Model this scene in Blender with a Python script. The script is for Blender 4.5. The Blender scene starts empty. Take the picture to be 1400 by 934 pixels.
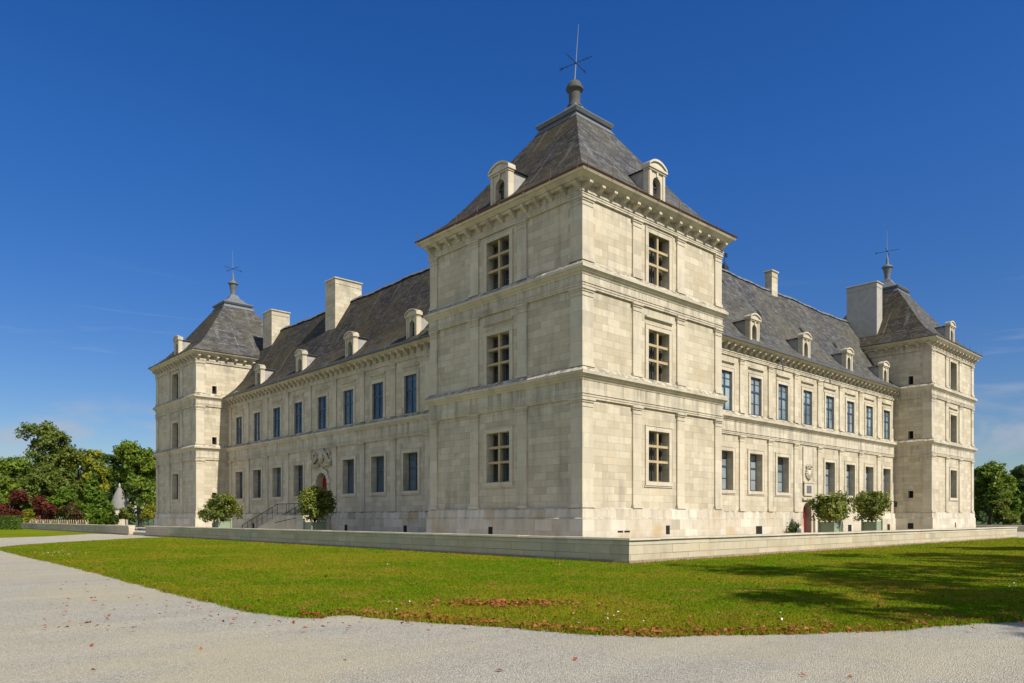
import bpy, bmesh, math, random
import numpy as np
from mathutils import Vector, Matrix
random.seed(7); rng = np.random.default_rng(7)
S = bpy.context.scene
COL = S.collection
R = math.radians

# ------------------------------------------------------------------ materials
def new_mat(name):
    m = bpy.data.materials.new(name); m.use_nodes = True
    nt = m.node_tree; b = nt.nodes['Principled BSDF']
    return m, nt, b
def N(nt, t, **kw):
    n = nt.nodes.new(t)
    for k, v in kw.items(): setattr(n, k, v)
    return n
def L(nt, a, b): nt.links.new(a, b)
def setv(n, key, v): n.inputs[key].default_value = v
def c4(c): return (c[0], c[1], c[2], 1)
def mixc(nt, fac, a, b, mode='MIX'):
    n = N(nt, 'ShaderNodeMix', data_type='RGBA', blend_type=mode)
    for s, v in ((n.inputs[0], fac), (n.inputs[6], a), (n.inputs[7], b)):
        if hasattr(v, 'links'): L(nt, v, s)
        elif isinstance(v, (int, float)): s.default_value = v
        else: s.default_value = c4(v)
    return n.outputs[2]
def math_(nt, op, a, b=None, c=None):
    n = N(nt, 'ShaderNodeMath', operation=op)
    for i, v in enumerate((a, b, c)):
        if v is None: continue
        if hasattr(v, 'links'): L(nt, v, n.inputs[i])
        else: n.inputs[i].default_value = v
    return n.outputs[0]
def noise(nt, vec, scale, detail=4, rough=.55, dist=0):
    n = N(nt, 'ShaderNodeTexNoise'); setv(n, 'Scale', scale); setv(n, 'Detail', detail); setv(n, 'Roughness', rough); setv(n, 'Distortion', dist)
    if vec is not None: L(nt, vec, n.inputs['Vector'])
    return n.outputs['Fac']
def ramp(nt, fac, lo, hi, a=0., b=1.):
    n = N(nt, 'ShaderNodeMapRange'); L(nt, fac, n.inputs[0])
    n.inputs[1].default_value = lo; n.inputs[2].default_value = hi; n.inputs[3].default_value = a; n.inputs[4].default_value = b
    return n.outputs[0]
def geo_uv(nt):
    """world position unrolled on the facade plane: (horizontal run, height)"""
    g = N(nt, 'ShaderNodeNewGeometry')
    sp = N(nt, 'ShaderNodeSeparateXYZ'); L(nt, g.outputs['Position'], sp.inputs[0])
    sn = N(nt, 'ShaderNodeSeparateXYZ'); L(nt, g.outputs['True Normal'], sn.inputs[0])
    ax = math_(nt, 'ABSOLUTE', sn.outputs[0]); ay = math_(nt, 'ABSOLUTE', sn.outputs[1])
    st = math_(nt, 'GREATER_THAN', ax, ay)
    d = math_(nt, 'SUBTRACT', sp.outputs[1], sp.outputs[0])
    u = math_(nt, 'MULTIPLY_ADD', st, d, sp.outputs[0])
    cb = N(nt, 'ShaderNodeCombineXYZ'); L(nt, u, cb.inputs[0]); L(nt, sp.outputs[2], cb.inputs[1])
    return g, sp, sn, u, cb.outputs[0]
def scaled(nt, vec, s):
    m = N(nt, 'ShaderNodeVectorMath', operation='MULTIPLY'); L(nt, vec, m.inputs[0]); m.inputs[1].default_value = s
    return m.outputs[0]
def bump(nt, b, h, strength, dist):
    n = N(nt, 'ShaderNodeBump'); setv(n, 'Strength', strength); setv(n, 'Distance', dist)
    L(nt, h, n.inputs['Height']); L(nt, n.outputs[0], b.inputs['Normal'])

def stone(name, c1, c2, bw=.95, rh=.37, mort=.006, patch=(.5, .36, .2), patch_amt=.35, lichen=1., contrast=.5, stain=.35, mdark=.74, repair=0.):
    m, nt, b = new_mat(name)
    g, sp, sn, u, uv = geo_uv(nt)
    br = N(nt, 'ShaderNodeTexBrick'); L(nt, uv, br.inputs['Vector'])
    setv(br, 'Scale', 1.); setv(br, 'Brick Width', bw); setv(br, 'Row Height', rh); setv(br, 'Mortar Size', mort); setv(br, 'Mortar Smooth', .3)
    setv(br, 'Color1', c4(c1)); setv(br, 'Color2', c4(c2)); setv(br, 'Mortar', c4([x * mdark for x in c2])); setv(br, 'Bias', 0.)
    br.offset = .43; br.squash = 1.; br.squash_frequency = 3
    # a second coarser bond of replaced blocks
    b2 = N(nt, 'ShaderNodeTexBrick'); L(nt, uv, b2.inputs['Vector'])
    setv(b2, 'Scale', 1.); setv(b2, 'Brick Width', bw * 1.0); setv(b2, 'Row Height', rh); setv(b2, 'Mortar Size', 0.)
    setv(b2, 'Color1', (0, 0, 0, 1)); setv(b2, 'Color2', (1, 1, 1, 1)); b2.offset = .43
    P = g.outputs['Position']
    n1 = noise(nt, P, .33, 5, .6); n2 = noise(nt, P, 2.3, 6, .65); n3 = noise(nt, scaled(nt, P, (1, 1, .18)), 1.1, 5, .6)
    n4 = noise(nt, P, 14, 4, .7)
    col = mixc(nt, ramp(nt, n1, .35, .7, 0, contrast), br.outputs['Color'], [x * y for x, y in zip(c1, (.86, .83, .78))])
    col = mixc(nt, math_(nt, 'MULTIPLY', ramp(nt, noise(nt, P, .55, 3, .5), .55, .72), patch_amt), col, patch)
    bw_ = ramp(nt, N(nt, 'ShaderNodeRGBToBW').outputs[0] if False else math_(nt, 'MULTIPLY', b2.outputs['Color'], 1.), .82, .95)
    col = mixc(nt, math_(nt, 'MULTIPLY', bw_, .5), col, [min(1, x * 1.2) for x in c1])
    col = mixc(nt, ramp(nt, n2, .3, .75, 0, .35), col, [x * .72 for x in c2])
    col = mixc(nt, ramp(nt, n3, .52, .8, 0, stain), col, (.16, .15, .13))
    col = mixc(nt, ramp(nt, n4, .55, .8, 0, .25), col, [x * .6 for x in c1])
    # single darker, greyer blocks
    b3 = N(nt, 'ShaderNodeTexBrick'); L(nt, uv, b3.inputs['Vector']); setv(b3, 'Scale', 1.); setv(b3, 'Brick Width', bw); setv(b3, 'Row Height', rh); setv(b3, 'Mortar Size', 0.)
    setv(b3, 'Color1', (0, 0, 0, 1)); setv(b3, 'Color2', (1, 1, 1, 1)); b3.offset = .43
    lo_ = ramp(nt, b3.outputs['Color'], .03, .12, .55, 0.)
    col = mixc(nt, math_(nt, 'MULTIPLY', lo_, ramp(nt, noise(nt, P, .4, 3, .5), .42, .58)), col, (.27, .24, .18))
    if repair:
        b4 = N(nt, 'ShaderNodeTexBrick'); L(nt, uv, b4.inputs['Vector']); setv(b4, 'Scale', 1.); setv(b4, 'Brick Width', bw); setv(b4, 'Row Height', rh); setv(b4, 'Mortar Size', 0.); b4.offset = .43
        setv(b4, 'Color1', (0, 0, 0, 1)); setv(b4, 'Color2', (1, 1, 1, 1)); setv(b4, 'Bias', .0)
        col = mixc(nt, math_(nt, 'MULTIPLY', ramp(nt, b4.outputs['Color'], .62, .7), repair), col, (.70, .66, .56))
        splash = math_(nt, 'MULTIPLY', ramp(nt, sp.outputs[2], .25, 1.0, 1, 0), ramp(nt, noise(nt, P, 1.8, 5, .7), .35, .6))
        col = mixc(nt, math_(nt, 'MULTIPLY', splash, .6), col, (.17, .15, .11))
    # rain streaks running down from the ledges
    cs = N(nt, 'ShaderNodeCombineXYZ'); L(nt, u, cs.inputs[0]); L(nt, math_(nt, 'MULTIPLY', sp.outputs[2], .07), cs.inputs[1])
    sn_ = noise(nt, cs.outputs[0], 2.1, 5, .7)
    band = None
    for zl, ln in ((8.5, 1.9), (13.65, 1.7), (18.1, 1.6), (2.2, 1.4)):
        t = math_(nt, 'MULTIPLY', ramp(nt, sp.outputs[2], zl - ln, zl - .05), math_(nt, 'LESS_THAN', sp.outputs[2], zl + .02))
        band = t if band is None else math_(nt, 'MAXIMUM', band, t)
    col = mixc(nt, math_(nt, 'MULTIPLY', math_(nt, 'MULTIPLY', band, ramp(nt, sn_, .47, .68)), stain * 1.5), col, (.15, .14, .115))
    if lichen:
        up = ramp(nt, sn.outputs[2], .25, .8)
        lk = math_(nt, 'MULTIPLY', up, ramp(nt, noise(nt, P, 3.1, 5, .7), .38, .6))
        col = mixc(nt, math_(nt, 'MULTIPLY', lk, lichen * .9), col, (.07, .068, .058))
    L(nt, col, b.inputs['Base Color']); setv(b, 'Roughness', .9); setv(b, 'Specular IOR Level', .2)
    h = math_(nt, 'MULTIPLY_ADD', br.outputs['Fac'], -.6, math_(nt, 'MULTIPLY', n4, .5))
    h = math_(nt, 'ADD', h, math_(nt, 'MULTIPLY', n2, .6))
    bump(nt, b, h, .3, .02)
    return m

def slate(name, c1, c2, moss, moss_amt, light=.15):
    m, nt, b = new_mat(name)
    g, sp, sn, u, uv = geo_uv(nt)
    br = N(nt, 'ShaderNodeTexBrick'); L(nt, uv, br.inputs['Vector'])
    setv(br, 'Scale', 1.); setv(br, 'Brick Width', .32); setv(br, 'Row Height', .17); setv(br, 'Mortar Size', .012); setv(br, 'Mortar Smooth', .4)
    setv(br, 'Color1', c4(c1)); setv(br, 'Color2', c4(c2)); setv(br, 'Mortar', c4([x * .45 for x in c1]))
    P = g.outputs['Position']
    st = N(nt, 'ShaderNodeCombineXYZ'); L(nt, math_(nt, 'MULTIPLY', u, 1.), st.inputs[0]); L(nt, math_(nt, 'MULTIPLY', sp.outputs[2], .12), st.inputs[1])
    # streaks lean with the slope
    streak = noise(nt, st.outputs[0], 2.6, 5, .65, .6)
    n1 = noise(nt, P, .28, 5, .6); n2 = noise(nt, P, 1.7, 6, .7); n3 = noise(nt, P, 7, 4, .7)
    bb = N(nt, 'ShaderNodeTexBrick'); L(nt, uv, bb.inputs['Vector']); setv(bb, 'Scale', 1.); setv(bb, 'Brick Width', .55); setv(bb, 'Row Height', .24); setv(bb, 'Mortar Size', .02); setv(bb, 'Mortar Smooth', .5)
    setv(bb, 'Color1', (.45, .45, .46, 1)); setv(bb, 'Color2', (1.5, 1.48, 1.45, 1)); setv(bb, 'Mortar', (.3, .3, .3, 1))
    col = mixc(nt, 1., br.outputs['Color'], bb.outputs['Color'], 'MULTIPLY')
    col = mixc(nt, ramp(nt, n2, .42, .68, 0, .55), col, [x * .4 for x in c2])
    col = mixc(nt, math_(nt, 'MULTIPLY', ramp(nt, math_(nt, 'ADD', math_(nt, 'MULTIPLY', n1, .6), math_(nt, 'MULTIPLY', n3, .4)), .43, .6), moss_amt), col, moss)
    col = mixc(nt, ramp(nt, streak, .56, .74, 0, light * 2.), col, (.30, .30, .29))
    n5 = noise(nt, scaled(nt, uv, (.55, 2.4, 1)), 2.6, 6, .8)
    col = mixc(nt, ramp(nt, n5, .5, .68, 0, .8), col, [x * .4 for x in c1])
    col = mixc(nt, ramp(nt, n3, .58, .78, 0, .4), col, (.2, .18, .09))
    # odd replaced slates
    vo = N(nt, 'ShaderNodeTexVoronoi'); vo.feature = 'F1'; setv(vo, 'Scale', .42); L(nt, scaled(nt, uv, (1.5, .55, 1)), vo.inputs['Vector'])
    dv = ramp(nt, vo.outputs['Distance'], .1, .16, 1, 0)
    sel = math_(nt, 'GREATER_THAN', N(nt, 'ShaderNodeSeparateXYZ').outputs[0] if False else vo.outputs['Color'], .72)
    col = mixc(nt, math_(nt, 'MULTIPLY', math_(nt, 'MULTIPLY', dv, sel), light * 2.4), col, (.4, .4, .39))
    L(nt, col, b.inputs['Base Color']); setv(b, 'Roughness', .8); setv(b, 'Specular IOR Level', .2)
    h = math_(nt, 'ADD', math_(nt, 'MULTIPLY', br.outputs['Fac'], -.8), math_(nt, 'MULTIPLY', n3, .9))
    h = math_(nt, 'ADD', h, math_(nt, 'MULTIPLY', n2, 1.5))
    bump(nt, b, h, .7, .04)
    return m

def plain(name, col, rough=.6, metal=0., var=.25, scale=3., spec=.4):
    m, nt, b = new_mat(name)
    g = N(nt, 'ShaderNodeNewGeometry')
    n1 = noise(nt, g.outputs['Position'], scale, 5, .6)
    c = mixc(nt, ramp(nt, n1, .35, .7, 0, var), col, [x * .5 for x in col])
    L(nt, c, b.inputs['Base Color']); setv(b, 'Roughness', rough); setv(b, 'Metallic', metal); setv(b, 'Specular IOR Level', spec)
    return m

def glass(name, col):
    m, nt, b = new_mat(name)
    g = N(nt, 'ShaderNodeNewGeometry')
    n1 = noise(nt, g.outputs['Position'], .45, 2, .5); n2 = noise(nt, g.outputs['Position'], 1.6, 3, .5)
    oi = N(nt, 'ShaderNodeObjectInfo')
    c = mixc(nt, ramp(nt, n1, .4, .62), col, [x * 3.2 for x in col])
    c = mixc(nt, math_(nt, 'MULTIPLY', ramp(nt, oi.outputs['Random'], .4, .9, .15, 1.), ramp(nt, g.outputs['Random Per Island'], .1, .9, .2, 1.)), c, [min(.3, x * 4 + .02) for x in col])
    L(nt, c, b.inputs['Base Color']); setv(b, 'Roughness', .04); setv(b, 'Specular IOR Level', .6)
    bump(nt, b, n2, .12, .06)
    return m

def leaf(name, c1, c2, trans=.35, dark=.5):
    m, nt, b = new_mat(name)
    g = N(nt, 'ShaderNodeNewGeometry')
    oi = N(nt, 'ShaderNodeObjectInfo')
    n1 = noise(nt, g.outputs['Position'], .45, 3, .5)
    c = mixc(nt, ramp(nt, n1, .35, .65), c1, c2)
    c = mixc(nt, math_(nt, 'MULTIPLY', g.outputs['Random Per Island'], dark), c, [x * .4 for x in c1])
    L(nt, c, b.inputs['Base Color']); setv(b, 'Roughness', .55); setv(b, 'Specular IOR Level', .3)
    tr = N(nt, 'ShaderNodeBsdfTranslucent'); L(nt, mixc(nt, .5, c, c2), tr.inputs[0])
    mx = N(nt, 'ShaderNodeMixShader'); mx.inputs[0].default_value = trans
    L(nt, b.outputs[0], mx.inputs[1]); L(nt, tr.outputs[0], mx.inputs[2])
    L(nt, mx.outputs[0], nt.nodes['Material Output'].inputs[0])
    return m

M = {}
M['stone'] = stone('limestone_ashlar', (.65, .58, .44), (.41, .345, .235), mort=.008, contrast=.42, mdark=.52, stain=.6)
M['stone_grey'] = stone('limestone_grey_side', (.50, .44, .34), (.40, .345, .26), patch_amt=.15)
M['trim'] = stone('limestone_trim', (.63, .565, .435), (.50, .435, .32), bw=1.3, rh=.74, mort=.006, patch_amt=.25, contrast=.4, stain=.55, mdark=.6)
M['mullion'] = stone('mullion_stone_bounce_tint', (.50, .395, .225), (.44, .34, .19), bw=.6, rh=.5, mort=.003, patch_amt=.2, contrast=.3)  # ochre tint stands in for warm light bounced into the window reveals
M['plinth'] = stone('limestone_plinth', (.64, .58, .47), (.47, .39, .27), bw=1.2, rh=.55, patch=(.47, .31, .15), patch_amt=.7, repair=.45)
M['parapet'] = stone('parapet_stone', (.58, .505, .37), (.42, .355, .25), bw=1.9, rh=.355, mort=.016, patch_amt=.4, stain=.35, mdark=.4)
M['coping'] = stone('coping_stone', (.60, .54, .43), (.46, .40, .31), bw=2.4, rh=3., mort=.007, patch_amt=.15, lichen=.35)
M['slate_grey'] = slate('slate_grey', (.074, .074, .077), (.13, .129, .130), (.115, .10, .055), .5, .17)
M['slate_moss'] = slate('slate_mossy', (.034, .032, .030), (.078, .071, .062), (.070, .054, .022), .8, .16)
M['lead'] = plain('weathered_lead', (.14, .15, .16), .55, .0, .4)
M['finial_stone'] = plain('dark_weathered_stone', (.085, .082, .072), .8, 0, .4)
M['zinc'] = plain('zinc_gutter', (.13, .13, .13), .5, .2, .4)
M['rust'] = plain('rusty_gutter', (.13, .062, .035), .7, .0, .5)
M['iron'] = plain('wrought_iron', (.018, .02, .024), .5, .3, .2)
M['rod'] = plain('steel_rod', (.3, .31, .32), .4, .6, .2)
M['blue_frame'] = plain('blue_grey_paint', (.045, .075, .125), .45, 0, .25)
M['dark_frame'] = plain('dark_timber', (.10, .09, .075), .5, 0, .3)
M['glass'] = glass('window_glass', (.02, .03, .035))
M['glass_pale'] = glass('window_glass_curtained', (.10, .125, .12))
M['glass_dark'] = glass('window_glass_dark', (.008, .010, .011))
M['dark'] = plain('dark_recess', (.012, .011, .010), .9, 0, .1)
M['red'] = plain('red_door_paint', (.21, .012, .014), .5, 0, .25)
M['planter'] = plain('sage_green_paint', (.24, .29, .19), .6, 0, .15)
M['render'] = plain('grey_render', (.40, .375, .325), .9, 0, .35, 2)
M['cheek'] = plain('dormer_cheek', (.36, .34, .31), .85, 0, .5, 2.5)
M['bark'] = plain('bark', (.075, .06, .045), .9, 0, .5, 4)
M['tower_roof'] = plain('tower_roof_stone', (.22, .21, .19), .85, 0, .4, 2)
M['fence'] = plain('pale_timber', (.48, .37, .22), .8, 0, .3)
M['soil'] = plain('soil', (.05, .035, .022), .95, 0, .4)
M['white'] = plain('white_enamel', (.7, .7, .68), .4, 0, .05)
LF = {
 'oak': leaf('leaf_oak', (0.126, 0.175, 0.024), (0.192, 0.240, 0.033)),
 'mid': leaf('leaf_mid', (0.120, 0.193, 0.015), (0.216, 0.281, 0.024)),
 'dark': leaf('leaf_dark', (0.048, 0.096, 0.017), (0.102, 0.152, 0.022)),
 'yellow': leaf('leaf_yellow', (.24, .26, .016), (.34, .33, .022)),
 'olive': leaf('leaf_olive', (.135, .17, .018), (.22, .25, .028)),
 'bright': leaf('leaf_bright', (.095, .17, .010), (.16, .24, .014)),
 'red': leaf('leaf_red', (.14, .03, .018), (.19, .055, .022)),
 'rust': leaf('leaf_rust', (.11, .055, .02), (.11, .10, .02)),
 'laurel': leaf('leaf_laurel', (.12, .16, .022), (.24, .26, .035), .3),
 'hedge': leaf('leaf_hedge', (.07, .13, .012), (.12, .18, .018), .25),
}

# ------------------------------------------------------------------ mesh helpers
class MB:
    def __init__(s): s.v = []; s.f = []; s.m = []
    def add(s, vs, fs, mi=0):
        o = len(s.v); s.v += [tuple(p) for p in vs]
        for f in fs: s.f.append([i + o for i in f]); s.m.append(mi)
    def quad(s, a, b, c, d, mi=0): s.add([a, b, c, d], [(0, 1, 2, 3)], mi)
    def hexa(s, p, mi=0):  # p: 4 bottom, 4 top
        s.add(p, [(0, 3, 2, 1), (4, 5, 6, 7), (0, 1, 5, 4), (1, 2, 6, 5), (2, 3, 7, 6), (3, 0, 4, 7)], mi)
    def box(s, x0, x1, y0, y1, z0, z1, mi=0):
        s.hexa([(x0, y0, z0), (x1, y0, z0), (x1, y1, z0), (x0, y1, z0), (x0, y0, z1), (x1, y0, z1), (x1, y1, z1), (x0, y1, z1)], mi)
    def slab(s, r, z0, z1, o0, o1, mi=0):
        x0, x1, y0, y1 = r
        s.hexa([(x0 - o0, y0 - o0, z0), (x1 + o0, y0 - o0, z0), (x1 + o0, y1 + o0, z0), (x0 - o0, y1 + o0, z0),
                (x0 - o1, y0 - o1, z1), (x1 + o1, y0 - o1, z1), (x1 + o1, y1 + o1, z1), (x0 - o1, y1 + o1, z1)], mi)
    def lathe(s, prof, n=20, c=(0, 0, 0), mi=0):
        vs = []; fs = []
        for r_, z in prof:
            for i in range(n):
                a = 2 * math.pi * i / n; vs.append((c[0] + r_ * math.cos(a), c[1] + r_ * math.sin(a), c[2] + z))
        for k in range(len(prof) - 1):
            for i in range(n):
                j = (i + 1) % n; fs.append((k * n + i, k * n + j, (k + 1) * n + j, (k + 1) * n + i))
        fs.append(tuple(range(n))[::-1]); fs.append(tuple(range((len(prof) - 1) * n, len(prof) * n)))
        s.add(vs, fs, mi)
    def tube(s, p0, p1, r0, r1=None, n=7, mi=0):
        r1 = r0 if r1 is None else r1
        p0 = Vector(p0); p1 = Vector(p1); d = (p1 - p0).normalized()
        a = d.orthogonal().normalized(); b = d.cross(a)
        vs = []
        for p, r_ in ((p0, r0), (p1, r1)):
            for i in range(n):
                t = 2 * math.pi * i / n; vs.append(p + (a * math.cos(t) + b * math.sin(t)) * r_)
        fs = [(i, (i + 1) % n, n + (i + 1) % n, n + i) for i in range(n)]
        fs += [tuple(range(n))[::-1], tuple(range(n, 2 * n))]
        s.add(vs, fs, mi)
    def ball(s, c, rx, ry, rz, n=10, mi=0):
        vs = []; fs = []; m = n // 2 + 1
        for k in range(m + 1):
            ph = math.pi * k / m
            for i in range(n):
                a = 2 * math.pi * i / n
                vs.append((c[0] + rx * math.sin(ph) * math.cos(a), c[1] + ry * math.sin(ph) * math.sin(a), c[2] + rz * math.cos(ph)))
        for k in range(m):
            for i in range(n):
                j = (i + 1) % n; fs.append((k * n + i, k * n + j, (k + 1) * n + j, (k + 1) * n + i))
        s.add(vs, fs, mi)
    def prism(s, poly, p, mi=0):  # poly of (a,b); p(a,b,t) t in {0,1}
        n = len(poly)
        vs = [p(a, b, 0) for a, b in poly] + [p(a, b, 1) for a, b in poly]
        fs = [tuple(range(n)), tuple(range(2 * n - 1, n - 1, -1))] + [(i, (i + 1) % n, n + (i + 1) % n, n + i) for i in range(n)]
        s.add(vs, fs, mi)
    def build(s, name, mats, parent=None, loc=(0, 0, 0), recalc=True, smooth=False, bevel=0):
        me = bpy.data.meshes.new(name); me.from_pydata(s.v, [], s.f)
        for m in (mats if isinstance(mats, (list, tuple)) else [mats]): me.materials.append(m)
        if any(s.m): me.polygons.foreach_set('material_index', s.m)
        if recalc:
            bm = bmesh.new(); bm.from_mesh(me); bmesh.ops.remove_doubles(bm, verts=bm.verts, dist=1e-5)
            bmesh.ops.recalc_face_normals(bm, faces=bm.faces); bm.to_mesh(me); bm.free()
        if smooth: me.polygons.foreach_set('use_smooth', [True] * len(me.polygons))
        me.update()
        o = bpy.data.objects.new(name, me); COL.objects.link(o); o.location = loc
        if parent: o.parent = parent
        if bevel:
            bv = o.modifiers.new('edge', 'BEVEL'); bv.width = bevel; bv.segments = 1; bv.limit_method = 'ANGLE'
        return o

class Fr:
    """facade frame: a along the wall, d outward, z up"""
    def __init__(s, o, u, n): s.o = o; s.u = u; s.n = n
    def P(s, a, d, z): return (s.o[0] + s.u[0] * a + s.n[0] * d, s.o[1] + s.u[1] * a + s.n[1] * d, z)
    def box(s, mb, a0, a1, d0, d1, z0, z1, mi=0):
        mb.hexa([s.P(a0, d0, z0), s.P(a1, d0, z0), s.P(a1, d1, z0), s.P(a0, d1, z0), s.P(a0, d0, z1), s.P(a1, d0, z1), s.P(a1, d1, z1), s.P(a0, d1, z1)], mi)
    def wall(s, mb, a0, a1, z0, z1, ops, mi=0):
        """skin with real openings; ops: (a0,a1,z0,z1,depth)"""
        A = sorted({a0, a1, *[o[0] for o in ops], *[o[1] for o in ops]}); Z = sorted({z0, z1, *[o[2] for o in ops], *[o[3] for o in ops]})
        for i in range(len(A) - 1):
            for k in range(len(Z) - 1):
                ca, cz = (A[i] + A[i + 1]) / 2, (Z[k] + Z[k + 1]) / 2
                if any(o[0] < ca < o[1] and o[2] < cz < o[3] for o in ops): continue
                mb.quad(s.P(A[i], 0, Z[k]), s.P(A[i + 1], 0, Z[k]), s.P(A[i + 1], 0, Z[k + 1]), s.P(A[i], 0, Z[k + 1]), mi)
        for (b0, b1, y0, y1, dp) in ops:
            c = [(b0, y0), (b1, y0), (b1, y1), (b0, y1)]
            for j in range(4):
                (pa, pz), (qa, qz) = c[j], c[(j + 1) % 4]
                mb.quad(s.P(pa, 0, pz), s.P(qa, 0, qz), s.P(qa, -dp, qz), s.P(pa, -dp, pz), mi)
            mb.quad(*[s.P(p[0], -dp, p[1]) for p in c], mi)
    def arch(s, mb, a0, a1, zs, zt, d0, d1, n=12, mi=0):
        """fills a rectangular head above a round arch springing at zs"""
        c = (a0 + a1) / 2; r = (a1 - a0) / 2
        pts = [(c - r * math.cos(math.pi * i / n), zs + r * math.sin(math.pi * i / n)) for i in range(n + 1)]
        for i in range(n):
            p, q = pts[i], pts[i + 1]
            mb.hexa([s.P(p[0], d0, p[1]), s.P(q[0], d0, q[1]), s.P(q[0], d1, q[1]), s.P(p[0], d1, p[1]),
                     s.P(p[0], d0, zt), s.P(q[0], d0, zt), s.P(q[0], d1, zt), s.P(p[0], d1, zt)], mi)

def tag(o, label=None, cat=None, group=None, kind=None):
    for k, v in (('label', label), ('category', cat), ('group', group), ('kind', kind)):
        if v: o[k] = v
    return o
def empty(name, loc=(0, 0, 0), rz=0, **kw):
    o = bpy.data.objects.new(name, None); o.location = loc; o.rotation_euler = (0, 0, rz); o.empty_display_size = .5
    COL.objects.link(o); return tag(o, **kw)

# ------------------------------------------------------------------ chateau
CH = empty('chateau', (0, 0, 0), label='pale limestone Renaissance chateau with square corner pavilions and steep slate roofs', cat='castle')
W = 12.34            # pavilion side
RX, LY = 48.2, 51.7  # far pavilions start
RC = 3.2             # wings set back
ZW = [(3.70, 6.42), (9.16, 11.85), (14.32, 17.02)]   # pavilion window openings
PIL = [.35, 4.2, 8.14, 11.99]
X = (1, 0); Y = (0, 1); nX = (-1, 0); nY = (0, -1)

def surround(F, c, w, z0, z1, hood=None, sill=True, wd=.24):
    mb = MB(); a0, a1 = c - w / 2, c + w / 2
    F.box(mb, a0 - wd, a0 - .002, 0, .05, z0 - (.0 if not sill else .0), z1 + wd)
    F.box(mb, a1 + .002, a1 + wd, 0, .05, z0, z1 + wd)
    F.box(mb, a0 - .002, a1 + .002, 0, .048, z1 + .002, z1 + wd)
    F.box(mb, a0 - wd - .05, a0 - wd, 0, .075, z0, z1 + wd + .05); F.box(mb, a1 + wd, a1 + wd + .05, 0, .075, z0, z1 + wd + .05)
    F.box(mb, a0 - wd, a1 + wd, 0, .073, z1 + wd, z1 + wd + .05)
    if sill: F.box(mb, a0 - wd - .05, a1 + wd + .05, 0, .09, z0 - .22, z0 - .002); F.box(mb, a0 - wd - .1, a1 + wd + .1, 0, .05, z0 - .3, z0 - .22)
    if hood:
        F.box(mb, a0 - wd, a1 + wd, 0, .06, z1 + wd + .3, z1 + wd + .36); F.box(mb, a0 - wd - .06, a1 + wd + .06, 0, .13, z1 + wd + .36, z1 + wd + .44)
    return mb

def glazing(F, a0, c, a1, z0, z1, d, rows):
    """old hand-set glass: every light a little out of true"""
    g = MB(); H = z1 - z0; e = lambda: d + random.uniform(-.007, .007)
    for x0, x1 in ((a0 + .01, c - .005), (c + .005, a1 - .01)):
        for r0, r1 in zip(rows, rows[1:]):
            q0, q1 = z0 + H * r0 + .005, z0 + H * r1 - .005; p = [e(), e(), e()]; p.append(p[0] + p[2] - p[1])
            g.quad(F.P(x0, p[0], q0), F.P(x1, p[1], q0), F.P(x1, p[2], q1), F.P(x0, p[3], q1))
    return g

def timber_window(F, c, w, z0, z1, dp, rows, hood=False, sill=True, fm='blue_frame', gm='glass'):
    a0, a1 = c - w / 2, c + w / 2; t = .085; d0, d1 = -dp + .03, -dp + .11
    mb = MB()
    F.box(mb, a0, a0 + t, d0, d1, z0, z1); F.box(mb, a1 - t, a1, d0, d1, z0, z1)
    F.box(mb, a0 + t, a1 - t, d0, d1, z0, z0 + t * 1.2); F.box(mb, a0 + t, a1 - t, d0, d1, z1 - t, z1)
    F.box(mb, c - .06, c + .06, d0, d1 + .02, z0 + t, z1 - t)
    H = z1 - z0
    for k, fr in enumerate(rows):
        h = .055 if k == 0 else .028
        F.box(mb, a0 + t, c - .06, d0, d1 + (.015 if k == 0 else -.02), z0 + H * fr - h, z0 + H * fr + h)
        F.box(mb, c + .06, a1 - t, d0, d1 + (.015 if k == 0 else -.02), z0 + H * fr - h, z0 + H * fr + h)
    o = mb.build('window', M[fm], CH)
    g = glazing(F, a0, c, a1, z0, z1, d0 + .04, [0] + sorted(rows) + [1])
    g.build('pane', M[gm], o)
    surround(F, c, w, z0, z1, hood, sill).build('surround', M['trim'], o)
    return o

def cross_window(F, c, w, z0, z1, dp, hood, sill):
    """stone mullion and two transoms, glazing set deep behind"""
    a0, a1 = c - w / 2, c + w / 2
    H = z1 - z0; t1, t2 = z0 + H * .40, z0 + H * .705; hw = .075
    mb = MB()
    d0, d1 = -dp + .03, -dp + .1
    for x0, x1 in ((a0, c - .02), (c + .02, a1)):
        F.box(mb, x0, x0 + .1, d0, d1, z0, z1); F.box(mb, x1 - .1, x1, d0, d1, z0, z1)
        for zz in (z0 + .06, t1, t2, z1 - .06): F.box(mb, x0 + .1, x1 - .1, d0, d1 - .01, zz - .06, zz + .06)
    o = mb.build('window', M['dark_frame'], CH)
    g = glazing(F, a0, c, a1, z0, z1, d0 + .03, [0, .2, .4, .55, .705, .85, 1]); g.build('pane', M['glass_dark'], o)
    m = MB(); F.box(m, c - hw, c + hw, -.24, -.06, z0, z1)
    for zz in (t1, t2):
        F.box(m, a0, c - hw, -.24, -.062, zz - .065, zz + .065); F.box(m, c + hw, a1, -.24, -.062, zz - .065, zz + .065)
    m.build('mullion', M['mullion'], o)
    surround(F, c, w, z0, z1, hood, sill).build('surround', M['trim'], o)
    return o

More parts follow.
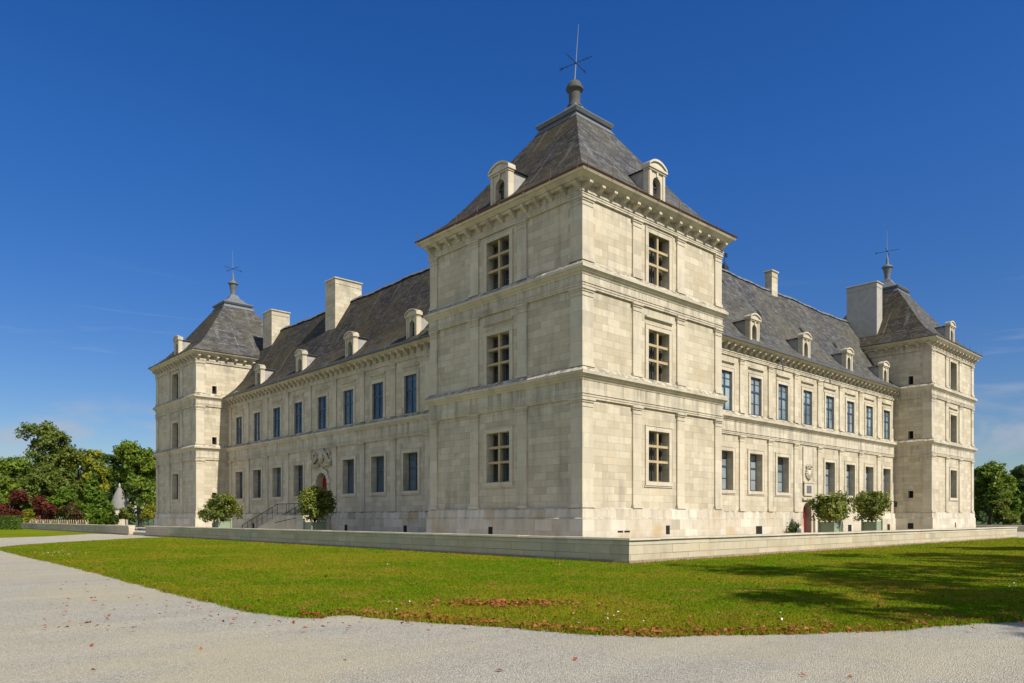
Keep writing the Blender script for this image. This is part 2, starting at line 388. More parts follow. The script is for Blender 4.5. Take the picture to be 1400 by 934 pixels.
def pilaster(F, a, z0, z1, w=.7, ends=(0, 0), base=True):
    """ends: extra run past a corner on the low/high side (as factor of projection)"""
    mb = MB(); lo, hi = a - w / 2, a + w / 2
    def bx(x, d, zz0, zz1):
        l = lo - (x if ends[0] == 0 else (d if ends[0] == 1 else 0)); h = hi + (x if ends[1] == 0 else (d if ends[1] == 1 else 0))
        F.box(mb, l, h, 0, d, zz0, zz1)
    if base: bx(.07, .17, z0, z0 + .13); bx(.035, .135, z0 + .13, z0 + .2)
    bx(0, .09, z0 + (.2 if base else 0), z1 - .42)
    bx(.02, .115, z1 - .42, z1 - .37); bx(0, .1, z1 - .37, z1 - .2); bx(.04, .14, z1 - .2, z1 - .1); bx(.09, .19, z1 - .1, z1 - .001)
    return mb.build('pilaster', M['trim'], CH)

def modillion(F, mb, a, z0, z1, d):
    w = .12; h = z1 - z0
    poly = [(.06, z0), (.16, z0 + .02), (.22, z0 + h * .3), (d * .8, z0 + h * .55), (d, z0 + h * .72), (d, z1), (.06, z1)]
    mb.prism(poly, lambda q, z, t: F.P(a - w + 2 * w * t, q, z))

FLOORS = [(2.25, 7.6), (9.15, 13.0), (14.3, 17.42)]
def pav_roof(x0, y0, finial):
    r = (x0, x0 + W, y0, y0 + W); cx, cy = x0 + W / 2, y0 + W / 2; h = W / 2
    rings = [(h + .70, 18.57), (h + .1, 18.98), (h - .7, 19.66), (h - 1.6, 20.75), (1.52, 25.06)]
    mb = MB()
    for (a, za), (b, zb) in zip(rings, rings[1:]):
        mb.slab((cx, cx, cy, cy), za, zb, a, b)
    # keep only side skins: four sides, west and east sides mossy
    o = MB()
    for (a, za), (b, zb) in zip(rings, rings[1:]):
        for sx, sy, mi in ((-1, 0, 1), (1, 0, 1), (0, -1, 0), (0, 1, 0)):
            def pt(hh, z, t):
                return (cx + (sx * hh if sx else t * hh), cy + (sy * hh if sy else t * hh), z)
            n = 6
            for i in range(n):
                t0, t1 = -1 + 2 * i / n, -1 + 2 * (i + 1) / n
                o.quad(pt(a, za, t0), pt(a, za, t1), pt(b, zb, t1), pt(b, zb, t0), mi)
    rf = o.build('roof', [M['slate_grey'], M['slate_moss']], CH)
    cp = MB(); rr = (cx, cx, cy, cy)
    cp.slab(rr, 24.82, 25.1, 1.72, 1.56); cp.slab(rr, 25.1, 25.22, 1.5, 1.5); cp.slab(rr, 25.22, 25.40, 1.6, 1.7); cp.slab(rr, 25.40, 25.5, 1.7, 1.62)
    cp.slab(rr, 25.5, 26.25, 1.3, .55); cp.slab(rr, 26.25, 26.6, .55, .36)
    cp.build('roof_cap', M['lead'], rf)
    return rf

def gutter_mesh(F, a0, a1, d, z, mb, hooks=True, step=1.9):
    F.box(mb, a0, a1, d - .12, d, z - .1, z + .03)
    if hooks:
        n = int((a1 - a0) / step)
        for i in range(n + 1):
            a = a0 + .2 + i * (a1 - a0 - .4) / n
            p = Vector(F.P(a, d - .02, z)); mb.tube(p, p + Vector((0, 0, .42)), .016, n=5); q = Vector(F.P(a, d + .1, z - .12)); mb.tube(p, q, .02, n=5)

def eave(r, zb, mb, o):
    mb.slab(r, zb, zb + .12, o - .42, o - .36); mb.slab(r, zb + .12, zb + .3, o - .30, o - .12); mb.slab(r, zb + .3, zb + .4, o - .06, o)

def pavilion(x0, y0, faces, rust, fronts, sides):
    """faces: list of (Fr, windows kind, pilasters)"""
    r = (x0, x0 + W, y0, y0 + W)
    wl = MB()
    for F, ops in faces: F.wall(wl, 0, W, 0, 18.2, ops)
    # remaining sides
    x1, y1 = x0 + W, y0 + W
    wl.quad((x1, y0, 0), (x1, y1, 0), (x1, y1, 18.2), (x1, y0, 18.2)); wl.quad((x0, y1, 0), (x1, y1, 0), (x1, y1, 18.2), (x0, y1, 18.2))
    wl.build('wall', M['stone'], CH)
    pb = MB(); pb.slab(r, 0, 1.70, .22, .20); pb.slab(r, 1.70, 1.76, .2, .16); pb.slab(r, 1.76, 2.18, .15, .14); pb.slab(r, 2.18, 2.25, .14, .10)
    pb.build('plinth', M['plinth'], CH)
    for (z, zc) in ((7.6, 8.48), (13.0, 13.62)):
        c = MB(); c.slab(r, z, z + .1, .10, .10); c.slab(r, z + .1, z + .22, .125, .125); c.slab(r, z + .22, z + .27, .16, .16); c.slab(r, z + .27, zc, .09, .09)
        c.slab(r, zc, zc + .14, .11, .17); c.slab(r, zc + .14, zc + .28, .21, .30); c.slab(r, zc + .28, zc + .42, .34, .35); c.slab(r, zc + .42, zc + .67, .35, .10)
        c.build('cornice', M['trim'], CH)
    c = MB(); c.slab(r, 17.42, 17.52, .1, .1); c.slab(r, 17.52, 17.62, .125, .125); c.slab(r, 17.62, 17.68, .16, .16); c.slab(r, 17.68, 18.06, .06, .06)
    eave(r, 18.06, c, .68)
    for F, _ in faces:
        for i in range(14):
            modillion(F, c, .12 + i * (W - .24) / 13, 17.69, 18.07, .5)
    c.build('cornice', M['trim'], CH)
    g = MB()
    g.slab(r, 18.461, 18.56, .66, .74)
    for F, _ in faces:
        for i in range(8):
            a = -.4 + i * (W + .8) / 7
            p = Vector(F.P(a, .7, 18.5)); g.tube(p, p + Vector((0, 0, .5)), .018, n=5); g.tube(p, Vector(F.P(a, .84, 18.38)), .022, n=5)
    g.build('gutter', M['rust' if rust else 'zinc'], CH)
    pav_roof(x0, y0, None)

def dormer(F, a, z0, s=1., d=-.12):
    w = .78 * s; oh = .38 * s
    mb = MB(); P = F.P
    h1 = 1.25 * s; zt = z0 + 1.72 * s
    F.box(mb, a - w, a - oh, d - .35, d, z0 - .5, zt); F.box(mb, a + oh, a + w, d - .35, d, z0 - .5, zt)
    F.box(mb, a - oh, a + oh, d - .35, d, z0 - .5, z0 + .12 * s)
    F.arch(mb, a - oh, a + oh, z0 + 1.05 * s, zt, d - .35, d)
    # pilaster strips, keystone
    F.box(mb, a - w + .02, a - w + .22 * s, d, d + .05, z0 - .1, zt); F.box(mb, a + w - .22 * s, a + w - .02, d, d + .05, z0 - .1, zt)
    F.box(mb, a - .08 * s, a + .08 * s, d, d + .07, z0 + 1.42 * s, zt)
    F.box(mb, a - w - .04, a + w + .04, d - .35, d + .09, zt, zt + .1 * s); F.box(mb, a - w - .10, a + w + .10, d - .4, d + .15, zt + .1 * s, zt + .22 * s)
    # segmental pediment
    zb = zt + .22 * s; half = w + .08; rise = .36 * s; rad = (half * half + rise * rise) / (2 * rise)
    th = math.asin(half / rad); n = 12
    arc = [(a + rad * math.sin(-th + 2 * th * i / n), zb + rise - rad + rad * math.cos(-th + 2 * th * i / n)) for i in range(n + 1)]
    mb.prism([(p, q - .0) for p, q in arc], lambda p, q, t: P(p, d - .4 + .46 * t, q - .02))
    for i in range(n):
        p, q = arc[i], arc[i + 1]
        mb.hexa([P(p[0], d - .4, p[1] - .0), P(q[0], d - .4, q[1] - .0), P(q[0], d + .14, q[1] - .0), P(p[0], d + .14, p[1] - .0),
                 P(p[0], d - .4, p[1] + .13 * s), P(q[0], d - .4, q[1] + .13 * s), P(q[0], d + .14, q[1] + .13 * s), P(p[0], d + .14, p[1] + .13 * s)])
    o = mb.build('dormer', M['trim'], CH)
    k = MB(); L_ = 2.3 * s
    F.box(k, a - w + .06, a - w + .2, d - L_, d - .351, z0 - .5, zt + .05); k.build('cheek', M['cheek'], o); k = MB()
    F.box(k, a + w - .2, a + w - .06, d - L_, d - .351, z0 - .5, zt + .05)
    k.build('cheek', M['cheek'], o)
    b = MB(); b.prism([(p, q + .02) for p, q in arc], lambda p, q, t: P(p, d - .401 - (L_ + 1.2 * s) * t, zt + .06 + (q - zb) * .62)); b.build('dormer_roof', M['slate_grey'], o)
    g = MB(); g.quad(P(a - oh, d - .3, z0), P(a + oh, d - .3, z0), P(a + oh, d - .3, zt), P(a - oh, d - .3, zt)); g.build('pane', M['glass_dark'], o)
    f = MB(); F.box(f, a - .03, a + .03, d - .29, d - .25, z0 + .12 * s, z0 + 1.4 * s)
    for zz in (.15, .55, .98): F.box(f, a - oh, a + oh, d - .288, d - .252, z0 + zz * s - .025, z0 + zz * s + .025)
    f.build('frame', M['dark_frame'], o)
    return o

NR = Fr((0, 0), X, nY); NL = Fr((0, 0), Y, nX)
FRf = Fr((RX, 0), X, nY); FRs = Fr((RX, 0), Y, nX)
FLf = Fr((0, LY), Y, nX); FLs = Fr((0, LY), X, nY)
WR = Fr((0, RC), X, nY); WL = Fr((RC, 0), Y, nX)
cw, dpw = 1.86, .55
wops = [(W / 2 - cw / 2, W / 2 + cw / 2, z0, z1, dpw) for z0, z1 in ZW]
sv = [(3.62, 4.3), (9.2, 9.95), (14.35, 15.15)]
sops = [(1.52, 1.98, z0, z1, .45) for z0, z1 in sv]
pavilion(0, 0, [(NR, wops), (NL, wops)], True, None, None)
pavilion(RX, 0, [(FRf, wops), (FRs, sops)], False, None, None)
pavilion(0, LY, [(FLf, wops), (FLs, sops)], False, None, None)
for F in (NR, NL):
    for k, (z0, z1) in enumerate(ZW): cross_window(F, W / 2, cw, z0, z1, dpw, k == 1, k == 0)
for F in (FRf, FLf):
    for k, (z0, z1) in enumerate(ZW): timber_window(F, W / 2, cw, z0, z1, dpw, (.4, .7), k == 1, k == 0, 'dark_frame', 'glass_dark')
for F in (FRs, FLs):
    for k, (z0, z1) in enumerate(sv):
        mb = MB(); F.box(mb, 1.54, 1.96, -.42, -.40, z0 + .01, z1 - .01)
        for t in (.25, .5, .75): F.box(mb, 1.52 + .46 * t - .012, 1.52 + .46 * t + .012, -.2, -.17, z0, z1)
        v = mb.build('vent', M['dark'], CH)
        s_ = MB(); F.box(s_, 1.40, 1.519, 0, .035, z0 - .12, z1 + .12); F.box(s_, 1.981, 2.1, 0, .035, z0 - .12, z1 + .12); F.box(s_, 1.519, 1.981, 0, .034, z1, z1 + .12)
        F.box(s_, 1.519, 1.981, 0, .034, z0 - .12, z0 - .001); s_.build('surround', M['trim'], v)
for F, main in ((NR, 1), (NL, 0), (FRf, 1), (FLf, 0)):
    for z0, z1 in FLOORS:
        for i, a in enumerate(PIL):
            e = [0, 0]
            if i == 0: e[0] = 1 if (F is NR or F is FRf) else (2 if F is NL else 2)
            if i == 3: e[1] = 2
            if F is FLf and i == 0: e[0] = 2
            pilaster(F, a, z0, z1, .7, tuple(e))
for F, e in ((FRs, (2, 0)), (FLs, (1, 0))):
    for z0, z1 in FLOORS: pilaster(F, .35, z0, z1, .7, e)
for F, s in ((NR, .92), (NL, .96), (FRf, .9), (FLf, .9)): dormer(F, W / 2, 18.95, s)

# wings ------------------------------------------------------------
BR = [14.2 + 4.0 * i for i in range(9)]           # right bays
BL = [14.84 + 4.26 * i for i in range(9)]         # left bays
def wing(F, bays, pitch, end, right):
    dbay = 4
    ops = []; a_lo, a_hi = W, end
    for i, c in enumerate(bays):
        ops.append((c - .76, c + .76, 9.14, 11.84, .2))
        if i != dbay: ops.append((c - .88, c + .88, 3.66, 6.36, .55))
    cdoor = bays[dbay]
    if right: ops.append((cdoor - .72, cdoor + .72, .3, 3.25, .6))
    else: ops.append((cdoor - .95, cdoor + .95, 1.95, 5.5, .6))
    wl = MB(); F.wall(wl, a_lo, a_hi, 0, 13.9, ops)
    # back wall of the range, toward the court
    dep = 9.6
    for q in ((a_lo, a_hi),): wl.quad(F.P(q[0], -dep, 0), F.P(q[1], -dep, 0), F.P(q[1], -dep, 14), F.P(q[0], -dep, 14))
    wl.build('wall', M['stone'], CH)
    for i, c in enumerate(bays):
        timber_window(F, c, 1.52, 9.14, 11.84, .2, (.62, .31, .82), True, False, 'blue_frame', 'glass_pale' if right else 'glass')
        if i != dbay: timber_window(F, c, 1.76, 3.66, 6.36, .55, (.62, .31, .82), False, True, 'blue_frame', 'glass_pale' if right else 'glass')
    # pilasters between bays
    for i in range(len(bays)):
        a = bays[i] + pitch / 2
        if a > end - .3: continue
        pilaster(F, a, 2.2, 7.52, .62); pilaster(F, a, 9.1, 12.95, .58)
    def run(mb, z0, z1, d0, d1):
        mb.hexa([F.P(a_lo - 1, -.5, z0), F.P(a_hi + .6, -.5, z0), F.P(a_hi + .6, d0, z0), F.P(a_lo - 1, d0, z0),
                 F.P(a_lo - 1, -.5, z1), F.P(a_hi + .6, -.5, z1), F.P(a_hi + .6, d1, z1), F.P(a_lo - 1, d1, z1)])
    # plinth runs either side of the door
    door = (cdoor - (1.0 if right else 1.3), cdoor + (1.0 if right else 1.3))
    pl = MB()
    for q0, q1 in ((a_lo - 1, door[0]), (door[1], a_hi + .6)):
        def rn(z0, z1, d0, d1):
            pl.hexa([F.P(q0, -.02, z0), F.P(q1, -.02, z0), F.P(q1, d0, z0), F.P(q0, d0, z0), F.P(q0, -.02, z1), F.P(q1, -.02, z1), F.P(q1, d1, z1), F.P(q0, d1, z1)])
        rn(0, 1.66, .2, .18); rn(1.66, 1.73, .18, .13); rn(1.73, 2.13, .13, .12); rn(2.13, 2.2, .12, .05)
    pl.build('plinth', M['plinth'], CH)
    st = MB(); z = 7.52; zc = 8.42
    for a, b, c0, c1 in ((z, z + .1, .08, .08), (z + .1, z + .22, .105, .105), (z + .22, z + .27, .15, .15), (z + .27, zc, .08, .08), (zc, zc + .14, .1, .16), (zc + .14, zc + .28, .2, .29), (zc + .28, zc + .42, .33, .34), (zc + .42, zc + .66, .34, .06)):
        # the frieze stays clear of the glazing behind it: a shallow band only
        st.hexa([F.P(a_lo - .1, -.02, a), F.P(a_hi + .1, -.02, a), F.P(a_hi + .1, c0, a), F.P(a_lo - .1, c0, a), F.P(a_lo - .1, -.02, b), F.P(a_hi + .1, -.02, b), F.P(a_hi + .1, c1, b), F.P(a_lo - .1, c1, b)])
    st.build('cornice', M['trim'], CH)
    ev = MB()
    for a, b, c0, c1 in ((12.95, 13.05, .08, .08), (13.05, 13.17, .105, .105), (13.17, 13.24, .15, .15), (13.24, 13.66, .05, .05), (13.66, 13.76, .3, .36), (13.76, 13.9, .4, .58), (13.9, 13.98, .62, .66)):
        ev.hexa([F.P(a_lo - .1, -.3, a), F.P(a_hi + .1, -.3, a), F.P(a_hi + .1, c0, a), F.P(a_lo - .1, c0, a), F.P(a_lo - .1, -.3, b), F.P(a_hi + .1, -.3, b), F.P(a_hi + .1, c1, b), F.P(a_lo - .1, c1, b)])
    n = int((a_hi - a_lo) / .82)
    for i in range(n): modillion(F, ev, a_lo + .45 + i * (a_hi - a_lo - .8) / (n - 1), 13.26, 13.67, .48)
    ev.build('cornice', M['trim'], CH)
    # roof
    prof = [(.70, 14.0), (.1, 14.42), (-.7, 15.1), (-1.5, 16.05), (-4.8, 21.55)]
    rf = MB(); m = 30
    b0, b1 = 8.6, end + 3.6
    for (d0, z0), (d1, z1) in zip(prof, prof[1:]):
        lo = a_lo - .2 if z1 < 17 else b0; hi = a_hi + .2 if z1 < 17 else b1
        for i in range(m):
            p, q = lo + (hi - lo) * i / m, lo + (hi - lo) * (i + 1) / m
            w0 = 0 if z0 < 14.2 else 1; sg = lambda a, w: w * (.05 * math.sin(a * .55) + .035 * math.sin(a * 1.7 + 1))
            rf.quad(F.P(p, d0, z0 + sg(p, w0)), F.P(q, d0, z0 + sg(q, w0)), F.P(q, d1, z1 + sg(q, 1)), F.P(p, d1, z1 + sg(p, 1)))
            e0, e1 = -9.6 - d0, -9.6 - d1
            rf.quad(F.P(p, e0, z0), F.P(q, e0, z0), F.P(q, e1, z1), F.P(p, e1, z1))
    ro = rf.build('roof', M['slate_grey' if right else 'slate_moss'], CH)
    rd = MB(); nn = 90; vs = []
    for i in range(nn + 1):
        a = b0 + (b1 - b0) * i / nn; sg_ = .05 * math.sin(a * .55) + .035 * math.sin(a * 1.7 + 1) + (.035 if i % 2 else 0)
        vs += [F.P(a, -4.99, 21.40 + sg_), F.P(a, -4.8, 21.64 + sg_), F.P(a, -4.61, 21.40 + sg_)]
    rd.add(vs, [f for i in range(nn) for f in ((3 * i, 3 * i + 1, 3 * i + 4, 3 * i + 3), (3 * i + 1, 3 * i + 2, 3 * i + 5, 3 * i + 4))]); rd.build('ridge', M['lead'], ro)
    g = MB(); gutter_mesh(F, a_lo, a_hi, .76, 14.0, g, True, 4.1); g.build('gutter', M['zinc'], CH)
    for i in ((0, 2, 4, 6, 8) if right else (1, 3, 5, 7)): dormer(F, bays[i], 14.48, .84, -.1)
    return cdoor
dR = wing(WR, BR, 4.0, RX, True)
dL = wing(WL, BL, 4.26, LY, False)

# doors -----------------------------------------------------------
mb = MB(); WR.arch(mb, dR - .72, dR + .72, 2.25, 3.25, -.6, 0); mb.build('door_arch', M['stone'], CH)
mb = MB(); WR.box(mb, dR - .72, dR + .72, -.59, -.52, .3, 3.0)
for t in (-.36, .36): WR.box(mb, dR + t - .26, dR + t + .26, -.52, -.49, .5, 1.3); WR.box(mb, dR + t - .26, dR + t + .26, -.52, -.49, 1.5, 2.5)
# the near leaf stands open against the jamb
WR.box(mb, dR - .70, dR - .64, -.48, .02, .32, 2.3)
do = mb.build('door', M['red'], CH); tag(do, 'small red arched door on the sunlit range')
kn = MB(); kn.ball(WR.P(dR + .1, -.46, 1.4), .05, .05, .05, 8); kn.build('handle', M['iron'], do)
mb = MB(); WL.arch(mb, dL - .95, dL + .95, 4.55, 5.5, -.6, 0); mb.build('door_arch', M['stone'], CH)
mb = MB(); WL.box(mb, dL - .95, dL + .95, -.59, -.52, 1.95, 5.5)
for t in (-.47, .47):
    for q0, q1 in ((2.1, 3.0), (3.15, 4.3)): WL.box(mb, dL + t - .36, dL + t + .36, -.52, -.49, q0, q1)
do = mb.build('door', M['red'], CH); tag(do, 'tall red arched door at the head of the steps')
kn = MB(); kn.ball(WL.P(dL + .1, -.46, 3.05), .05, .05, .05, 8); kn.build('handle', M['iron'], do)
# left portal: rusticated jambs, voussoirs, carved pediment
mb = MB(); zz = 1.95
for k in range(7):
    e = .42 if k % 2 else .3; h = .37
    for s_ in (-1, 1):
        a = sorted((dL + s_ * .952, dL + s_ * (.95 + e))); WL.box(mb, a[0], a[1], 0, .10, zz + .012, zz + h - .012)
    zz += h
for k in range(9):
    th0, th1 = math.pi * k / 9 + .015, math.pi * (k + 1) / 9 - .015; r0, r1 = .955, 1.32 if k % 2 else 1.42
    q = [(dL + r * math.cos(t), 4.55 + r * math.sin(t)) for r, t in ((r0, th0), (r1, th0), (r1, th1), (r0, th1))]
    mb.hexa([WL.P(a, 0, z) for a, z in q] + [WL.P(a, .12, z) for a, z in q])
mb.build('door_surround', M['trim'], CH)
mb = MB()
WL.box(mb, dL - 1.65, dL - .35, 0, .3, 6.02, 6.16); WL.box(mb, dL + .35, dL + 1.65, 0, .3, 6.02, 6.16); WL.box(mb, dL - 1.75, dL - .4, 0, .36, 6.16, 6.22); WL.box(mb, dL + .4, dL + 1.75, 0, .36, 6.16, 6.22)
rr = random.Random(3)
for s_ in (-1, 1):
    for i in range(26):
        t = i / 25; a = dL + s_ * (1.5 - 1.25 * t + .12 * math.sin(t * 14)); z = 6.35 + .95 * t + .14 * math.cos(t * 17)
        p = WL.P(a, .08 + .08 * rr.random(), z); r_ = rr.uniform(.07, .15); mb.ball(p, r_, r_, r_ * rr.uniform(.8, 1.5), 8)
    for i in range(9):
        th = i / 9 * 5.2; mb.ball(WL.P(dL + s_ * (1.15 + .25 * math.cos(th)), .12, 6.95 + .25 * math.sin(th)), .09, .09, .09, 8)
    mb.tube(WL.P(dL + s_ * 1.5, .12, 6.25), WL.P(dL + s_ * .45, .16, 6.85), .09, .07)
shield = [(dL - .34, 7.3), (dL + .34, 7.3), (dL + .36, 6.75), (dL + .2, 6.4), (dL, 6.2), (dL - .2, 6.4), (dL - .36, 6.75)]
mb.prism(shield, lambda a, z, t: WL.P(a, .02 + .2 * t, z))
for i in range(11): mb.ball(WL.P(dL - .4 + .08 * i, .14, 7.38 + .06 * math.sin(i * 1.6)), .08, .08, .1, 8)
mb.build('carved_crest', M['trim'], CH, smooth=True)
# right niche above the small door: two dark slots, crest, plaque
mb = MB()
for s_ in (-1, 1): WR.box(mb, dR + .08 + s_ * .84 - .06, dR + .08 + s_ * .84 + .06, 0, .012, 3.5, 7.35)
mb.build('groove', M['dark'], CH)
mb = MB(); WR.box(mb, dR - .68, dR + .84, 0, .10, 3.5, 4.5, 0); WR.box(mb, dR - .9, dR + .98, 0, .16, 3.15, 3.3); WR.box(mb, dR - .78, dR + .92, 0, .14, 4.5, 4.62)
WR.box(mb, dR - .74, dR + .88, 0, .03, 4.63, 7.35)
mb.build('niche_panel', M['trim'], CH)
mb = MB(); WR.box(mb, dR - .3, dR + .5, .1, .112, 3.7, 4.3); mb.build('plaque', M['lead'], CH)
mb = MB()
mb.prism([(dR - .2, 5.55), (dR + .4, 5.55), (dR + .42, 5.1), (dR + .1, 4.72), (dR - .22, 5.1)], lambda a, z, t: WR.P(a, .03 + .12 * t, z))
for i in range(14):
    th = i / 14 * 2 * math.pi; mb.ball(WR.P(dR + .1 + .48 * math.cos(th), .1, 5.3 + .42 * math.sin(th)), .09, .09, .1, 8)
for i in range(5): mb.ball(WR.P(dR - .3 + .2 * i, .12, 5.82 + .08 * (i % 2)), .09, .09, .13, 8)
mb.build('carved_crest', M['trim'], CH, smooth=True)
# cellar vents in the plinths
def pvent(F, a0, a1, z0, z1, d):
    mb = MB(); F.box(mb, a0, a1, d - .1, d + .006, z0, z1); mb.build('vent', M['dark'], CH)
for a0, a1, z0, z1 in ((2.45, 2.86, 1.0, 1.09), (2.98, 3.42, 1.0, 1.09), (6.55, 6.9, .85, 1.33)): pvent(NR, a0, a1, z0, z1, .213)
pvent(NL, 6.4, 6.75, .8, 1.25, .213)
for a0, a1 in ((21.9, 22.75), (37.3, 38.0), (45.9, 46.5)): pvent(WR, a0, a1, .5, 1.15, .2)
for a0, a1 in ((19.3, 19.7), (27.5, 27.9), (44.9, 45.3)): pvent(WL, a0, a1, .6, 1.2, .2)
pvent(FRs, 1.45, 1.95, .7, 1.25, .213); pvent(FLs, 1.45, 1.95, .7, 1.25, .213); pvent(FRf, 6.0, 6.25, .8, 1.3, .213)

# chimneys --------------------------------------------------------
def chimney(x0, x1, y0, y1, z0, z1, mat='render'):
    mb = MB(); mb.box(x0, x1, y0, y1, z0, z1); r = (x0, x1, y0, y1)
    mb.slab(r, z1 - .42, z1 - .36, .03, .03); mb.slab(r, z1, z1 + .06, .06, .10); mb.slab(r, z1 + .06, z1 + .14, .10, .08)
    o = mb.build('chimney', M[mat], CH)
    f = MB(); f.slab(r, z1 + .14, z1 + .16, -.15, -.15); f.build('flue', M['dark'], o)
chimney(49.0, 50.35, 5.15, 8.1, 16.5, 25.0)
chimney(33.0, 34.0, 7.7, 8.35, 19.5, 23.1, 'stone')
chimney(6.3, 9.0, 35.3, 37.1, 18, 23.2, 'stone')
chimney(6.9, 8.9, 49.6, 51.7, 18, 23.4, 'stone')

# finials with weather crosses ------------------------------------
def finial(cx, cy, dark, tilt):
    mb = MB()
    if dark: prof = [(.44, 26.55), (.44, 26.65), (.36, 26.72), (.34, 26.95), (.36, 27.35), (.34, 27.4), (.42, 27.5), (.52, 27.6), (.52, 27.72), (.44, 27.8), (.43, 27.9), (.34, 28.05), (.18, 28.16), (.06, 28.2)]
    else: prof = [(.5, 26.2), (.5, 26.4), (.36, 26.5), (.26, 26.7), (.30, 27.2), (.42, 27.75), (.46, 27.8), (.56, 27.9), (.54, 28.0), (.3, 28.12), (.16, 28.3), (.10, 28.9), (.05, 29.0)]
    mb.lathe(prof, 20, (cx, cy, 0)); f = mb.build('finial', M['finial_stone'] if dark else M['lead'], CH, smooth=False)
    z = 28.1; top = Vector((cx + tilt[0], cy + tilt[1], 31.7)); bot = Vector((cx, cy, z)); ax = (top - bot)
    r_ = MB(); r_.tube(bot, bot + ax * .30, .045, .035); r_.tube(bot + ax * .30, top, .03, .012); r_.build('rod', M['rod'], f)
    cmb = MB(); c = bot + ax * (.33 if dark else .42)
    for th in (.2, 1.77):
        d = Vector((math.cos(th), math.sin(th), 0))
        cmb.tube(c - d * 1.15, c + d * 1.15, .017); cmb.tube(c + d * 1.15 + Vector((0, 0, .1)), c + d * .85, .015); cmb.tube(c + d * 1.15 - Vector((0, 0, .1)), c + d * .85, .015)
        for s_ in (-.85, -.6, .6):
            cmb.tube(c + d * s_ - Vector((0, 0, .09)), c + d * (s_ + .14) + Vector((0, 0, .09)), .016)
    cmb.ball(c, .07, .07, .09, 8); cmb.build('weathervane', M['iron'], f)
finial(W / 2, W / 2, True, (.30, -.05)); finial(RX + W / 2, W / 2, False, (-.1, 0)); finial(W / 2, LY + W / 2, False, (-.06, .06))
# belfry vane behind the right ridge
mb = MB(); q = Vector((26.6, 8.4, 21.4))
mb.lathe([(.4, 0), (.42, .3), (.32, .38), (.30, .75), (.14, 1.0), (.03, 1.15)], 12, q); mb.tube(q + Vector((0, 0, 1)), q + Vector((0, 0, 2.0)), .03)
mb.box(q.x, q.x + .38, q.y - .012, q.y + .012, q.z + 1.6, q.z + 1.95); mb.tube(q + Vector((.2, 0, .3)), q + Vector((1.1, 0, .45)), .05); mb.ball(q + Vector((1.0, 0, .2)), .2, .2, .25, 8); mb.ball(q + Vector((.75, 0, .35)), .12, .12, .16, 8); mb.tube(q + Vector((-.5, 0, .6)), q + Vector((0, 0, .6)), .04)
mb.build('bell_vane', M['iron'], CH)
# spouts and a wall lantern
for F, a, z in ((WR, 25.2, 13.0), (WR, 33.1, 12.9), (WL, 49.0, 13.9), (WR, 47.4, 12.7)):
    mb = MB(); mb.tube(F.P(a, .1, z + .55), F.P(a, .5, z + .35), .05); mb.tube(F.P(a, .5, z + .35), F.P(a, .55, z - .25), .05); mb.build('spout', M['zinc'], CH)
mb = MB(); p = Vector(WR.P(47.2, .45, 3.0)); mb.lathe([(.06, -.25), (.13, -.2), (.16, .15), (.2, .2), (.05, .36)], 6, p); mb.tube(p + Vector((0, .4, .3)), p + Vector((0, 0, .3)), .025); mb.build('lantern', M['iron'], CH)
# skylights, flat in the slate of the sunlit range
for a, t in ((21.5, .62), (27.5, .33), (34.5, .3), (24.2, .74), (40.5, .22)):
    d0, z0 = -1.5 - 3.3 * t, 16.05 + 5.5 * t; d1, z1 = d0 - .24, z0 + .40
    mb = MB(); nn = Vector((0, -.857, .514)) * .05
    q = [Vector(WR.P(a - .22, d0, z0)), Vector(WR.P(a + .22, d0, z0)), Vector(WR.P(a + .22, d1, z1)), Vector(WR.P(a - .22, d1, z1))]
    mb.hexa(q + [v + nn for v in q]); mb.build('skylight', M['dark'], CH)

# ------------------------------------------------------------------ entrance stair on the shaded side
ST = empty('entrance_staircase', (0, 0, 0), label='stone entrance steps with iron railing leading up to the red arched door', cat='staircase')
mb = MB(); n = 11; top = 1.95; base = .0
mb.box(.6, RC - .25, dL - 1.7, dL + 3.0, base, top)
for i in range(n): mb.box(.6, RC - .25, dL + 3.0 + i * .62, dL + 3.0 + (i + 1) * .62, base, top - (i + 1) * top / (n + 1))
mb.build('steps', M['trim'], ST)
mb = MB()
for x in (.68, RC - .4):
    y0, y1, y2 = dL - 1.6, dL + 3.0, dL + 10.2
    mb.tube((x, y0, top + .95), (x, y1, top + .95), .03); mb.tube((x, y1, top + .95), (x, y2, 1.1), .03)
    mb.tube((x, y1, top + .5), (x, y2, .68), .015)
    for k in range(8):
        y = y1 + (y2 - y1) * k / 7; zt = top + .95 + (1.1 - top - .95) * k / 7; mb.tube((x, y, zt), (x, y, max(.1, zt - 1.05)), .022)
    for k in range(3): mb.tube((x, y0 + 1.5 * k, top + .95), (x, y0 + 1.5 * k, top), .022)
mb.tube((.3, dL - 1.2, 1.75), (-.2, dL + 1.6, 1.35), .03); mb.build('handrail', M['iron'], ST)

